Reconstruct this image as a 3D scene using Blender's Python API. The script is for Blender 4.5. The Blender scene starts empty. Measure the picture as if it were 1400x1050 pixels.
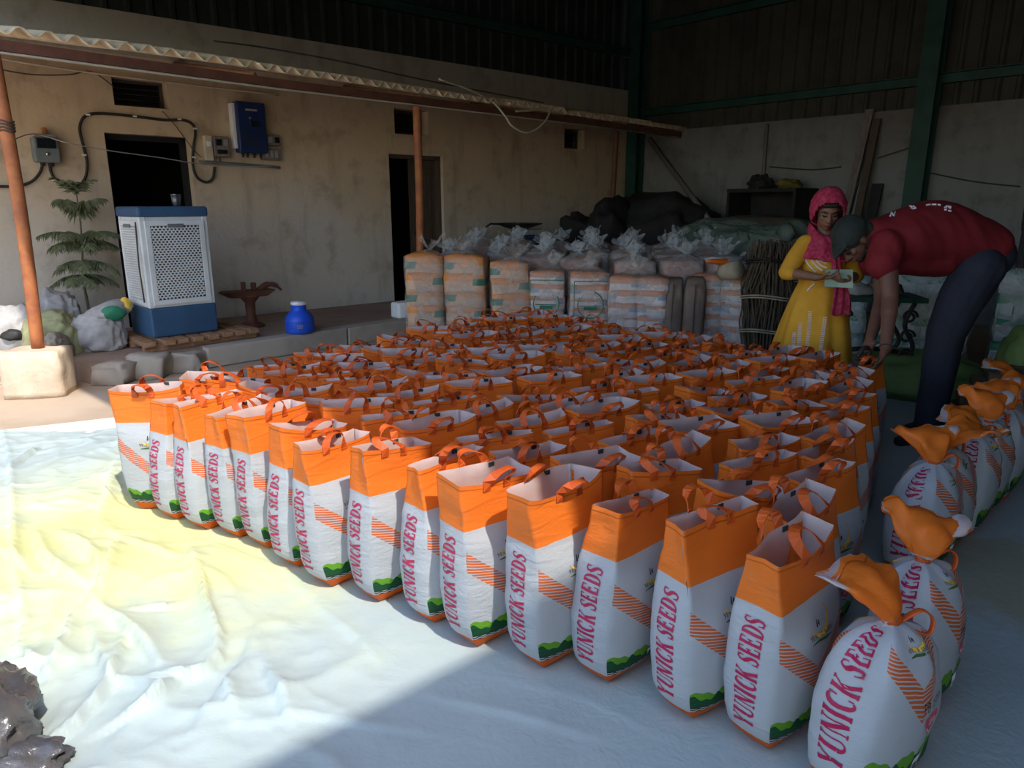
import bpy, bmesh, math, random
import numpy as np
from mathutils import Vector, Matrix, noise as mnoise
from mathutils.bvhtree import BVHTree

random.seed(7)
np.random.seed(7)
scene = bpy.context.scene
COL = scene.collection

# ------------------------------------------------------------------ camera, sky, sun, exposure
CAM_H, FOC, PITCH = 1.35, 970.0, math.radians(14.2)
cam_data = bpy.data.cameras.new('camera')
cam_data.sensor_fit = 'HORIZONTAL'
cam_data.sensor_width = 36.0
cam_data.lens = FOC / 1400 * 36.0
cam_data.clip_start = 0.05
cam_data.clip_end = 300
cam = bpy.data.objects.new('camera', cam_data)
COL.objects.link(cam)
cam.location = (0, 0, CAM_H)
cam.rotation_euler = (math.pi / 2 - PITCH, 0, 0)
scene.camera = cam

SUN_EL = math.radians(52)
SUN_H = Vector((0.555, -0.832, 0)).normalized()
world = bpy.data.worlds.new('sky')
scene.world = world
world.use_nodes = True
wn = world.node_tree
bg = wn.nodes['Background']
sky = wn.nodes.new('ShaderNodeTexSky')
sky.sky_type = 'NISHITA'
sky.sun_disc = False
sky.sun_elevation = SUN_EL
sky.sun_rotation = math.atan2(SUN_H.x, SUN_H.y)
sky.air_density = 1.1
sky.dust_density = 1.2
wn.links.new(sky.outputs[0], bg.inputs[0])
bg.inputs[1].default_value = 0.45

sun_data = bpy.data.lights.new('sun', 'SUN')
sun_data.energy = 4.6
sun_data.angle = math.radians(0.9)
sun_data.color = (1.0, 0.93, 0.82)
sun = bpy.data.objects.new('sun', sun_data)
COL.objects.link(sun)
to_sun = Vector((SUN_H.x * math.cos(SUN_EL), SUN_H.y * math.cos(SUN_EL), math.sin(SUN_EL)))
sun.rotation_euler = to_sun.to_track_quat('Z', 'Y').to_euler()
sun.location = to_sun * 30

vs = scene.view_settings
vs.view_transform = 'Standard'
vs.look = 'None'
vs.gamma = 1.0
vs.use_curve_mapping = False
vs.exposure = 0.18
scene.cycles.max_bounces = 8
scene.cycles.diffuse_bounces = 5
scene.cycles.transparent_max_bounces = 24
scene.cycles.use_denoising = True

# ------------------------------------------------------------------ helpers
_cp, _sp = math.cos(PITCH), math.sin(PITCH)

def _ray(u, v):
    a, b = (u - 700) / FOC, -(v - 525) / FOC
    return Vector((a, _cp + b * _sp, -_sp + b * _cp))

def ground(u, v, z=0.0):
    r = _ray(u, v)
    return Vector((0, 0, CAM_H)) + r * ((z - CAM_H) / r.z)

def at(u, v, Y):
    r = _ray(u, v)
    return Vector((0, 0, CAM_H)) + r * (Y / r.y)

def on_plane(u, v, P, n):
    r = _ray(u, v)
    C = Vector((0, 0, CAM_H))
    return C + r * ((Vector(P) - C).dot(n) / r.dot(n))

# left building frame: s along the wall (into the shed), o out of the wall, z up
A_W = math.radians(49)
W0 = Vector((-3.8, 6.98, 0))
WD = Vector((math.sin(A_W), math.cos(A_W), 0))
WN = Vector((math.cos(A_W), -math.sin(A_W), 0))
def wl(s, o, z): return W0 + WD * s + WN * o + Vector((0, 0, z))
def wall_px(u, v, o=0.0):
    return on_plane(u, v, W0 + WN * o, WN)
# porch edge frame
P0 = Vector((-3.23, 5.33, 0)); PD = Vector((0.687, 0.727, 0)).normalized(); PN = Vector((0.727, -0.687, 0)).normalized()
def pe(s, o, z): return P0 + PD * s + PN * o + Vector((0, 0, z))
# back wall frame
A_B = math.radians(42)
CORNER = wl(7.65, 0, 0)
BD = Vector((math.sin(A_B), -math.cos(A_B), 0))
BN = Vector((-math.cos(A_B), -math.sin(A_B), 0))
def bw(s, o, z): return CORNER + BD * s + BN * o + Vector((0, 0, z))

def frame(xa, origin):
    """matrix whose local x runs along xa (horizontal), z up"""
    x = Vector(xa).normalized(); z = Vector((0, 0, 1)); y = z.cross(x)
    m = Matrix((x, y, z)).transposed().to_4x4()
    m.translation = origin
    return m
W_M = frame(WD, W0)      # local -y points out of the wall (towards the yard)
B_M = frame(BD, CORNER)
P_M = frame(PD, P0)

class MB:
    """collects geometry for ONE mesh"""
    def __init__(self):
        self.v = []; self.f = []; self.m = []; self.uv = None
    def add(self, verts, faces, mi=0):
        b = len(self.v)
        self.v += [tuple(p) for p in verts]
        self.f += [tuple(i + b for i in f) for f in faces]
        self.m += [mi] * len(faces)
        return self
    def box(self, c, s, M=None, mi=0, jit=0.0):
        hx, hy, hz = s[0] / 2, s[1] / 2, s[2] / 2
        vs_ = []
        for dx, dy, dz in ((-1,-1,-1),(1,-1,-1),(1,1,-1),(-1,1,-1),(-1,-1,1),(1,-1,1),(1,1,1),(-1,1,1)):
            p = Vector((c[0] + dx * hx + random.uniform(-jit, jit), c[1] + dy * hy + random.uniform(-jit, jit), c[2] + dz * hz + random.uniform(-jit, jit)))
            vs_.append(M @ p if M else p)
        return self.add(vs_, [(0,3,2,1),(4,5,6,7),(0,1,5,4),(1,2,6,5),(2,3,7,6),(3,0,4,7)], mi)
    def tube(self, pts, r, n=8, mi=0, cap=True, flat=1.0):
        pts = [Vector(p) for p in pts]
        rs = r if isinstance(r, (list, tuple)) else [r] * len(pts)
        rings = []
        up = None
        for i, p in enumerate(pts):
            t = (pts[min(i + 1, len(pts) - 1)] - pts[max(i - 1, 0)])
            t = t.normalized() if t.length > 1e-9 else Vector((0, 0, 1))
            if up is None:
                up = Vector((0, 0, 1)) if abs(t.z) < 0.9 else Vector((1, 0, 0))
            a = t.cross(up)
            a = a.normalized() if a.length > 1e-6 else t.orthogonal().normalized()
            b = a.cross(t).normalized()
            up = b
            rings.append([p + (a * math.cos(2 * math.pi * k / n) + b * math.sin(2 * math.pi * k / n) * flat) * rs[i] for k in range(n)])
        vs_ = [q for rg in rings for q in rg]
        fs = []
        for i in range(len(pts) - 1):
            for k in range(n):
                k2 = (k + 1) % n
                fs.append((i*n + k, i*n + k2, (i+1)*n + k2, (i+1)*n + k))
        if cap:
            fs.append(tuple(range(n - 1, -1, -1)))
            fs.append(tuple((len(pts) - 1) * n + k for k in range(n)))
        return self.add(vs_, fs, mi)
    def lathe(self, prof, c=(0, 0, 0), n=24, mi=0, M=None):
        vs_ = []; fs = []
        for (r, z) in prof:
            for k in range(n):
                a = 2 * math.pi * k / n
                p = Vector((c[0] + r * math.cos(a), c[1] + r * math.sin(a), c[2] + z))
                vs_.append(M @ p if M else p)
        for i in range(len(prof) - 1):
            for k in range(n):
                k2 = (k + 1) % n
                fs.append((i*n + k, i*n + k2, (i+1)*n + k2, (i+1)*n + k))
        fs.append(tuple(range(n - 1, -1, -1)))
        fs.append(tuple((len(prof) - 1) * n + k for k in range(n)))
        return self.add(vs_, fs, mi)
    def build(self, name, mats, parent=None, smooth=False, loc=None, bevel=0.0):
        me = bpy.data.meshes.new(name)
        me.from_pydata(self.v, [], self.f)
        if not isinstance(mats, (list, tuple)): mats = [mats]
        for m in mats: me.materials.append(m)
        if len(mats) > 1: me.polygons.foreach_set('material_index', self.m)
        if smooth: me.polygons.foreach_set('use_smooth', [True] * len(me.polygons))
        if self.uv is not None:
            ul = me.uv_layers.new(name='UVMap')
            for li, l in enumerate(me.loops):
                ul.data[li].uv = self.uv[li]
        me.update()
        o = bpy.data.objects.new(name, me)
        COL.objects.link(o)
        if loc is not None: o.location = loc
        if parent is not None: o.parent = parent
        if bevel > 0:
            md = o.modifiers.new('bevel', 'BEVEL'); md.width = bevel; md.segments = 2; md.limit_method = 'ANGLE'
            md.angle_limit = math.radians(40)
        return o

def tag(o, label=None, cat=None, group=None, kind=None):
    if label: o['label'] = label
    if cat: o['category'] = cat
    if group: o['group'] = group
    if kind: o['kind'] = kind
    return o

def empty(name, label, cat, loc=(0, 0, 0), rz=0.0, group=None):
    o = bpy.data.objects.new(name, None)
    o.empty_display_size = 0.1
    COL.objects.link(o)
    o.location = loc
    o.rotation_euler = (0, 0, rz)
    return tag(o, label, cat, group)

def struct(o):
    o['kind'] = 'structure'
    return o

def copy_obj(o, parent=None):
    c = o.copy()
    COL.objects.link(c)
    if parent is not None:
        c.parent = parent
    return c

def copy_tree(root, loc, rz, label, group=None, name=None):
    r = copy_obj(root)
    r.location = loc
    r.rotation_euler = (0, 0, rz)
    r['label'] = label
    if group: r['group'] = group
    for ch in root.children:
        c = copy_obj(ch, r)
        for g in ch.children:
            copy_obj(g, c)
    return r

def relocal(o, root):
    """mesh authored in world space, put under a root that stands at its own base"""
    Mi = (Matrix.Translation(root.location) @ root.rotation_euler.to_matrix().to_4x4()).inverted()
    o.data.transform(Mi)
    o.parent = root
    return o

def fbm(p, oct_=4):
    return mnoise.fractal(p, 1.0, 2.0, oct_)

def catmull(pts, n=6):
    pts = [Vector(p) for p in pts]
    out = []
    for i in range(len(pts) - 1):
        p0 = pts[max(i - 1, 0)]; p1 = pts[i]; p2 = pts[i + 1]; p3 = pts[min(i + 2, len(pts) - 1)]
        for k in range(n):
            t = k / n
            out.append(0.5 * ((2 * p1) + (p2 - p0) * t + (2 * p0 - 5 * p1 + 4 * p2 - p3) * t * t + (3 * p1 - p0 - 3 * p2 + p3) * t ** 3))
    out.append(pts[-1])
    return out

def ordinal(n):
    return ['zeroth','first','second','third','fourth','fifth','sixth','seventh','eighth','ninth','tenth','eleventh','twelfth','thirteenth','fourteenth','fifteenth'][n]

# ------------------------------------------------------------------ materials
class E:
    """small expression builder over Math nodes"""
    nt = None
    def __init__(self, sock): self.s = sock
    @staticmethod
    def op(name, *args, clamp=False):
        n = E.nt.nodes.new('ShaderNodeMath'); n.operation = name; n.use_clamp = clamp
        for i, a in enumerate(args):
            if isinstance(a, E): E.nt.links.new(a.s, n.inputs[i])
            else: n.inputs[i].default_value = a
        return E(n.outputs[0])
    def __add__(s, o): return E.op('ADD', s, o)
    __radd__ = __add__
    def __sub__(s, o): return E.op('SUBTRACT', s, o)
    def __rsub__(s, o): return E.op('SUBTRACT', o, s)
    def __mul__(s, o): return E.op('MULTIPLY', s, o)
    __rmul__ = __mul__
    def gt(s, o): return E.op('GREATER_THAN', s, o)
    def lt(s, o): return E.op('LESS_THAN', s, o)
    def abs(s): return E.op('ABSOLUTE', s)
    def frac(s): return E.op('FRACT', s)
    def sin(s): return E.op('SINE', s)
    def smooth(s, a, b):
        n = E.nt.nodes.new('ShaderNodeMapRange'); n.interpolation_type = 'SMOOTHSTEP'
        E.nt.links.new(s.s, n.inputs[0]); n.inputs[1].default_value = a; n.inputs[2].default_value = b
        return E(n.outputs[0])

def new_mat(name):
    m = bpy.data.materials.new(name); m.use_nodes = True
    nt = m.node_tree
    return m, nt, nt.nodes['Principled BSDF']

def mixc(nt, fac, a, b):
    n = nt.nodes.new('ShaderNodeMix'); n.data_type = 'RGBA'
    for idx, val in ((0, fac), (6, a), (7, b)):
        if isinstance(val, E): nt.links.new(val.s, n.inputs[idx])
        elif isinstance(val, bpy.types.NodeSocket): nt.links.new(val, n.inputs[idx])
        elif idx == 0: n.inputs[0].default_value = val
        else: n.inputs[idx].default_value = (*val[:3], 1)
    return n.outputs[2]

def nz(nt, scale, detail=4, coord='Object', rough=0.6, stretch=None, dist=0.0):
    tc = nt.nodes.new('ShaderNodeTexCoord')
    src = tc.outputs[coord]
    if coord == 'World':
        pass
    if stretch:
        mp = nt.nodes.new('ShaderNodeMapping'); mp.inputs['Scale'].default_value = stretch
        nt.links.new(src, mp.inputs[0]); src = mp.outputs[0]
    n = nt.nodes.new('ShaderNodeTexNoise')
    n.inputs['Scale'].default_value = scale; n.inputs['Detail'].default_value = detail
    n.inputs['Roughness'].default_value = rough; n.inputs['Distortion'].default_value = dist
    nt.links.new(src, n.inputs['Vector'])
    return E(n.outputs['Fac'])

def bump(nt, bsdf, h, strength=0.3, dist=0.01):
    b = nt.nodes.new('ShaderNodeBump'); b.inputs['Strength'].default_value = strength; b.inputs['Distance'].default_value = dist
    nt.links.new(h.s, b.inputs['Height']); nt.links.new(b.outputs[0], bsdf.inputs['Normal'])

def basic(name, c1, c2=None, scale=6, rough=0.7, metal=0.0, bmp=0.2, bdist=0.005, stretch=None, lo=0.35, hi=0.65, detail=4, spec=0.3):
    m, nt, b = new_mat(name)
    E.nt = nt
    c2 = c2 or tuple(x * 0.8 for x in c1)
    f = nz(nt, scale, detail, stretch=stretch)
    nt.links.new(mixc(nt, f.smooth(lo, hi), c1, c2), b.inputs['Base Color'])
    b.inputs['Roughness'].default_value = rough; b.inputs['Metallic'].default_value = metal
    b.inputs['Specular IOR Level'].default_value = spec
    if bmp > 0: bump(nt, b, nz(nt, scale * 5, 4, stretch=stretch), bmp, bdist)
    return m

def srgb(r, g, b):
    def f(c):
        c /= 255
        return c / 12.92 if c <= 0.04045 else ((c + 0.055) / 1.055) ** 2.4
    return (f(r), f(g), f(b))

M = {}
def plaster_mat(name, warm, grey, dark, zsplit):
    m, nt, b = new_mat(name); E.nt = nt
    geo = nt.nodes.new('ShaderNodeNewGeometry')
    sep = nt.nodes.new('ShaderNodeSeparateXYZ'); nt.links.new(geo.outputs['Position'], sep.inputs[0])
    big = nz(nt, 0.9, 5, rough=0.65, dist=0.4); mid = nz(nt, 4, 5); streak = nz(nt, 3, 5, stretch=(1.5, 1.5, 0.25)); fine = nz(nt, 30, 4)
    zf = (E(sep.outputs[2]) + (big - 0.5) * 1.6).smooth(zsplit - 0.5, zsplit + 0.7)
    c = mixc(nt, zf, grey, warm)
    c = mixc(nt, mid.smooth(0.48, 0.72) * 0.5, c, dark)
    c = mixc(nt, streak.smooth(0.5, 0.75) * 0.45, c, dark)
    c = mixc(nt, fine.smooth(0.55, 0.8) * 0.12, c, tuple(x * 1.5 for x in grey))
    nt.links.new(c, b.inputs['Base Color'])
    b.inputs['Roughness'].default_value = 0.9; b.inputs['Specular IOR Level'].default_value = 0.1
    bump(nt, b, mid * 0.6 + fine * 0.4, 0.5, 0.012)
    return m
M['plaster'] = plaster_mat('limewashed_plaster', (0.55, 0.42, 0.285), (0.55, 0.49, 0.42), (0.27, 0.21, 0.15), 1.15)
M['grey_plaster'] = plaster_mat('bare_grey_plaster', (0.40, 0.37, 0.33), (0.42, 0.38, 0.32), (0.22, 0.19, 0.16), 2.6)
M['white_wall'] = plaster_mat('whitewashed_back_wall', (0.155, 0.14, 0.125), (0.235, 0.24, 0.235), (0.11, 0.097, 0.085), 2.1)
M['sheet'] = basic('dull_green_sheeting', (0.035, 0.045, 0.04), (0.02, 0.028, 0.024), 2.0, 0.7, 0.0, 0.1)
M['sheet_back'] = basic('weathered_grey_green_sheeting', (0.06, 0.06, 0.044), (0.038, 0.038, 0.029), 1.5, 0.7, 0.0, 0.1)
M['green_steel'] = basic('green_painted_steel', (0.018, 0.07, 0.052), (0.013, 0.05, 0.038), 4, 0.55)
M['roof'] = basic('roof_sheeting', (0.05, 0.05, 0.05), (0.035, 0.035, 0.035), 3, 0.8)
M['concrete'] = basic('worn_concrete', (0.42, 0.36, 0.30), (0.33, 0.28, 0.23), 3, 0.9, bmp=0.4, bdist=0.01)
M['block'] = basic('pale_concrete_block', (0.62, 0.50, 0.38), (0.50, 0.39, 0.29), 5, 0.95, bmp=0.5, bdist=0.012)
M['dust'] = basic('dusty_ground', (0.47, 0.37, 0.28), (0.38, 0.29, 0.215), 1.2, 0.95, bmp=0.35, bdist=0.01)
M['platform'] = basic('platform_floor', (0.30, 0.22, 0.17), (0.24, 0.17, 0.13), 2.5, 0.9, bmp=0.3)
M['room_shade'] = basic('painted_interior_shade', (0.02, 0.02, 0.02), (0.015, 0.015, 0.015), 3, 0.9, bmp=0)  # near-black colour stands in for the shade inside the rooms
M['asbestos'] = basic('cream_cement_sheet', (0.74, 0.59, 0.39), (0.58, 0.45, 0.30), 5, 0.85, bmp=0.3)
M['rust'] = basic('rust_brown_steel', (0.15, 0.062, 0.038), (0.11, 0.045, 0.03), 8, 0.6)
M['rust_orange'] = basic('orange_rust_pipe', (0.42, 0.15, 0.055), (0.30, 0.10, 0.045), 9, 0.6)
M['wood'] = basic('weathered_wood', (0.36, 0.20, 0.11), (0.26, 0.14, 0.08), 6, 0.8, stretch=(1, 8, 8), bmp=0.4)
M['grey_wood'] = basic('grey_old_wood', (0.22, 0.19, 0.17), (0.15, 0.13, 0.12), 6, 0.85, stretch=(8, 8, 1), bmp=0.3)
M['dark_wood'] = basic('dark_door_wood', (0.10, 0.07, 0.05), (0.07, 0.05, 0.035), 6, 0.6, stretch=(6, 6, 1))
M['black'] = basic('black_rubber', (0.02, 0.02, 0.02), (0.03, 0.03, 0.03), 8, 0.6, bmp=0.05)
M['iron'] = basic('black_iron', (0.025, 0.025, 0.025), (0.05, 0.04, 0.035), 10, 0.5, 0.5)
M['grey_box'] = basic('grey_meter_box', (0.16, 0.18, 0.18), (0.12, 0.14, 0.14), 8, 0.55)
M['navy'] = basic('navy_plastic', (0.012, 0.03, 0.11), (0.01, 0.025, 0.09), 6, 0.4, bmp=0.02)
M['blue_paint'] = basic('blue_painted_metal', (0.04, 0.095, 0.18), (0.032, 0.075, 0.145), 3, 0.5, bmp=0.05)
M['blue_plastic'] = basic('bright_blue_plastic', (0.02, 0.09, 0.60), (0.02, 0.08, 0.50), 4, 0.35, bmp=0.03)
M['dark_blue_plastic'] = basic('dark_blue_drum_plastic', (0.012, 0.02, 0.08), (0.01, 0.015, 0.06), 4, 0.45, bmp=0.03)
M['white_paint'] = basic('white_painted_metal', (0.62, 0.64, 0.64), (0.53, 0.54, 0.54), 3, 0.5, bmp=0.05)
M['white_plastic'] = basic('white_plastic', (0.75, 0.75, 0.76), (0.68, 0.68, 0.70), 3, 0.4, bmp=0.02)
M['straw_pad'] = basic('straw_cooling_pad', (0.16, 0.125, 0.09), (0.04, 0.032, 0.025), 14, 0.95, bmp=0.6)
M['steel'] = basic('brushed_steel', (0.55, 0.55, 0.55), (0.45, 0.45, 0.45), 10, 0.3, 1.0, bmp=0.02)
M['leaf'] = basic('conifer_needles', (0.20, 0.22, 0.12), (0.13, 0.15, 0.08), 10, 0.7, bmp=0)
M['stem'] = basic('plant_stem', (0.16, 0.13, 0.09), (0.11, 0.09, 0.06), 10, 0.9)
M['sack_white'] = basic('dirty_white_woven_sack', (0.42, 0.41, 0.41), (0.28, 0.27, 0.265), 5, 0.75, bmp=0.4)
M['sack_olive'] = basic('olive_woven_sack', (0.30, 0.31, 0.17), (0.24, 0.24, 0.13), 5, 0.8, bmp=0.4)
M['sack_grey'] = basic('grey_brown_sack', (0.28, 0.25, 0.20), (0.21, 0.18, 0.15), 5, 0.85, bmp=0.4)
M['sack_pink'] = basic('faded_maroon_sack', (0.30, 0.15, 0.14), (0.22, 0.10, 0.10), 5, 0.85, bmp=0.4)
M['sack_cream'] = basic('cream_woven_sack', (0.60, 0.50, 0.36), (0.48, 0.40, 0.29), 5, 0.85, bmp=0.4)
M['green_print'] = basic('green_print', (0.03, 0.22, 0.12), (0.02, 0.16, 0.09), 6, 0.5, bmp=0.1)
M['jute'] = basic('brown_jute', (0.17, 0.13, 0.085), (0.11, 0.085, 0.06), 12, 0.95, bmp=0.5)
M['jute_pale'] = basic('pale_beige_sheet', (0.33, 0.30, 0.21), (0.27, 0.24, 0.17), 5, 0.85, bmp=0.4)
M['green_tarp'] = basic('light_green_tarp', (0.16, 0.24, 0.08), (0.11, 0.18, 0.06), 4, 0.7, bmp=0.4)
M['green_net'] = basic('grey_green_plastic_cover', (0.12, 0.19, 0.15), (0.19, 0.21, 0.18), 7, 0.45, bmp=0.6, bdist=0.02)
M['dark_heap'] = basic('dark_tarpaulin', (0.022, 0.022, 0.024), (0.035, 0.03, 0.03), 4, 0.8, bmp=0.5, bdist=0.02)
M['reed'] = basic('dry_brown_reeds', (0.11, 0.08, 0.052), (0.06, 0.044, 0.03), 8, 0.9, stretch=(6, 6, 1))
M['rope'] = basic('pale_twine', (0.42, 0.36, 0.26), (0.32, 0.27, 0.2), 12, 0.9)
M['cardboard'] = basic('beige_card', (0.45, 0.37, 0.26), (0.38, 0.31, 0.22), 5, 0.9)
M['orange_print'] = basic('orange_print', (0.85, 0.20, 0.03), (0.75, 0.16, 0.02), 6, 0.5, bmp=0.1)
M['polythene'] = basic('grey_black_polythene', (0.055, 0.055, 0.065), (0.09, 0.085, 0.085), 7, 0.22, bmp=0.5, bdist=0.01, spec=0.7)
M['kraft'] = basic('brown_kraft_packs', (0.22, 0.155, 0.125), (0.16, 0.11, 0.09), 5, 0.7, bmp=0.3)
M['cream_hose'] = basic('pale_hose', (0.50, 0.46, 0.36), (0.42, 0.38, 0.30), 5, 0.6, bmp=0.05)
M['wire_dark'] = basic('dark_wire', (0.05, 0.04, 0.035), (0.08, 0.06, 0.05), 8, 0.6, bmp=0)
M['wire_light'] = basic('pale_wire', (0.35, 0.33, 0.32), (0.28, 0.26, 0.25), 8, 0.5, bmp=0)
M['clip'] = basic('white_clip', (0.7, 0.68, 0.62), (0.6, 0.58, 0.52), 8, 0.5, bmp=0)
M['display'] = basic('dark_display', (0.01, 0.012, 0.015), (0.012, 0.014, 0.018), 8, 0.2, bmp=0)
# print colours
M['crimson'] = basic('crimson_ink', (0.36, 0.010, 0.060), (0.32, 0.008, 0.052), 20, 0.5, bmp=0)
M['ink'] = basic('black_ink', (0.03, 0.035, 0.03), (0.04, 0.045, 0.04), 20, 0.5, bmp=0)
M['ink_green'] = basic('dark_green_ink', (0.05, 0.12, 0.035), (0.04, 0.10, 0.03), 20, 0.5, bmp=0)
M['ink_yellow'] = basic('yellow_ink', (0.78, 0.50, 0.07), (0.70, 0.43, 0.05), 20, 0.5, bmp=0)
M['ink_pink'] = basic('pink_red_ink', (0.75, 0.07, 0.12), (0.70, 0.06, 0.1), 20, 0.5, bmp=0)
M['ink_white'] = basic('white_ink', (0.82, 0.82, 0.82), (0.78, 0.78, 0.78), 20, 0.5, bmp=0)
# people
M['skin'] = basic('brown_skin', (0.235, 0.115, 0.072), (0.20, 0.095, 0.06), 8, 0.55, bmp=0.05)
M['skin_dark'] = basic('darker_brown_skin', (0.17, 0.08, 0.055), (0.14, 0.065, 0.045), 8, 0.5, bmp=0.05)
M['hair'] = basic('black_hair', (0.012, 0.01, 0.009), (0.02, 0.016, 0.014), 30, 0.5, stretch=(1, 1, 6), bmp=0.4)
M['mustard'] = basic('mustard_cotton', (0.66, 0.33, 0.03), (0.58, 0.27, 0.02), 7, 0.8, bmp=0.25)
M['pink_scarf'] = basic('crimson_pink_scarf', (0.32, 0.011, 0.045), (0.46, 0.05, 0.10), 45, 0.75, bmp=0.35)
M['maroon'] = basic('maroon_jersey', (0.19, 0.013, 0.018), (0.15, 0.010, 0.014), 6, 0.8, bmp=0.2)
M['navy_cloth'] = basic('navy_trouser_cloth', (0.026, 0.028, 0.042), (0.019, 0.021, 0.032), 6, 0.85, bmp=0.2)
M['cap'] = basic('dark_green_cap_cloth', (0.03, 0.038, 0.033), (0.022, 0.028, 0.025), 10, 0.85, bmp=0.3)
M['paper_green'] = basic('pale_green_paper', (0.36, 0.45, 0.34), (0.32, 0.40, 0.30), 5, 0.8, bmp=0.05)
M['thread_white'] = basic('white_thread', (0.72, 0.62, 0.56), (0.62, 0.52, 0.48), 20, 0.8, bmp=0)

def bag_print():
    m, nt, b = new_mat('seed_bag_print'); E.nt = nt
    tc = nt.nodes.new('ShaderNodeTexCoord')
    sep = nt.nodes.new('ShaderNodeSeparateXYZ'); nt.links.new(tc.outputs['UV'], sep.inputs[0])
    u, v = E(sep.outputs[0]), E(sep.outputs[1])
    panel = u.lt(1.5)
    white = (0.58, 0.615, 0.65); orange = (0.98, 0.25, 0.032)
    uc = (u - 0.5).abs()
    # chevron of thin lines
    d = v - (0.345 + uc * 0.44)
    inband = d.abs().lt(0.058) * panel
    lines = ((v + uc * -0.10) * 62).frac().lt(0.66)
    c = mixc(nt, inband * lines, white, (0.80, 0.17, 0.045))
    # landscape
    hill = (u * 19).sin() * 0.012 + (u * 43).sin() * 0.006
    g_top = v.lt(hill + 0.185) * panel * v.gt(0.10)
    c = mixc(nt, g_top, c, (0.16, 0.42, 0.03))
    g_dark = v.lt((u * 23 + 1.0).sin() * 0.016 + (u * 51).sin() * 0.008 + 0.155) * panel * v.gt(0.095)
    c = mixc(nt, g_dark, c, (0.012, 0.10, 0.035))
    wv = (v + (u * 60).sin() * 0.004)
    water = (wv * 60).frac().lt(0.5) * panel * v.lt(0.108) * v.gt(0.068)
    c = mixc(nt, water, c, (0.03, 0.035, 0.035))
    # orange top band and base
    ug = (u - 2.5).abs()
    foot = v.lt(0.066 + panel * 0.004 + (1 - panel) * (0.5 - ug) * 0.05)
    c = mixc(nt, foot, c, (0.82, 0.15, 0.01))
    c = mixc(nt, v.gt(0.735), c, orange)
    hem = (v - 0.972).abs().lt(0.004)
    c = mixc(nt, hem * 0.6, c, (0.40, 0.07, 0.005))
    # dirt on the white
    dirt = nz(nt, 9, 5)
    c = mixc(nt, dirt.smooth(0.58, 0.85) * 0.25, c, (0.40, 0.36, 0.31))
    nt.links.new(c, b.inputs['Base Color'])
    b.inputs['Roughness'].default_value = 0.42; b.inputs['Specular IOR Level'].default_value = 0.35
    wr = nz(nt, 14, 5, stretch=(0.7, 0.7, 2.2), dist=0.6)
    weave = nz(nt, 90, 2)
    bump(nt, b, wr * 0.85 + weave * 0.15, 0.55, 0.012)
    # woven film lets a little light through
    tr = nt.nodes.new('ShaderNodeBsdfTranslucent')
    nt.links.new(c, tr.inputs[0])
    mx = nt.nodes.new('ShaderNodeMixShader'); mx.inputs[0].default_value = 0.45
    nt.links.new(b.outputs[0], mx.inputs[1]); nt.links.new(tr.outputs[0], mx.inputs[2])
    nt.links.new(mx.outputs[0], nt.nodes['Material Output'].inputs[0])
    return m
M['bag'] = bag_print()
def liner_mat():
    m, nt, b = new_mat('white_bag_liner'); E.nt = nt
    c = mixc(nt, nz(nt, 9, 4).smooth(0.35, 0.65), (0.72, 0.68, 0.68), (0.64, 0.60, 0.60))
    nt.links.new(c, b.inputs['Base Color']); b.inputs['Roughness'].default_value = 0.5
    bump(nt, b, nz(nt, 30, 4), 0.3, 0.006)
    tr = nt.nodes.new('ShaderNodeBsdfTranslucent'); nt.links.new(c, tr.inputs[0])
    mx = nt.nodes.new('ShaderNodeMixShader'); mx.inputs[0].default_value = 0.5
    nt.links.new(b.outputs[0], mx.inputs[1]); nt.links.new(tr.outputs[0], mx.inputs[2])
    nt.links.new(mx.outputs[0], nt.nodes['Material Output'].inputs[0])
    return m
M['liner'] = liner_mat()
M['handle'] = basic('rust_orange_handle_tape', (0.55, 0.095, 0.014), (0.42, 0.065, 0.010), 9, 0.5, bmp=0.1)
M['grain'] = basic('paddy_grain', (0.55, 0.40, 0.20), (0.42, 0.30, 0.14), 60, 0.8, bmp=0.6)

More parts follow.
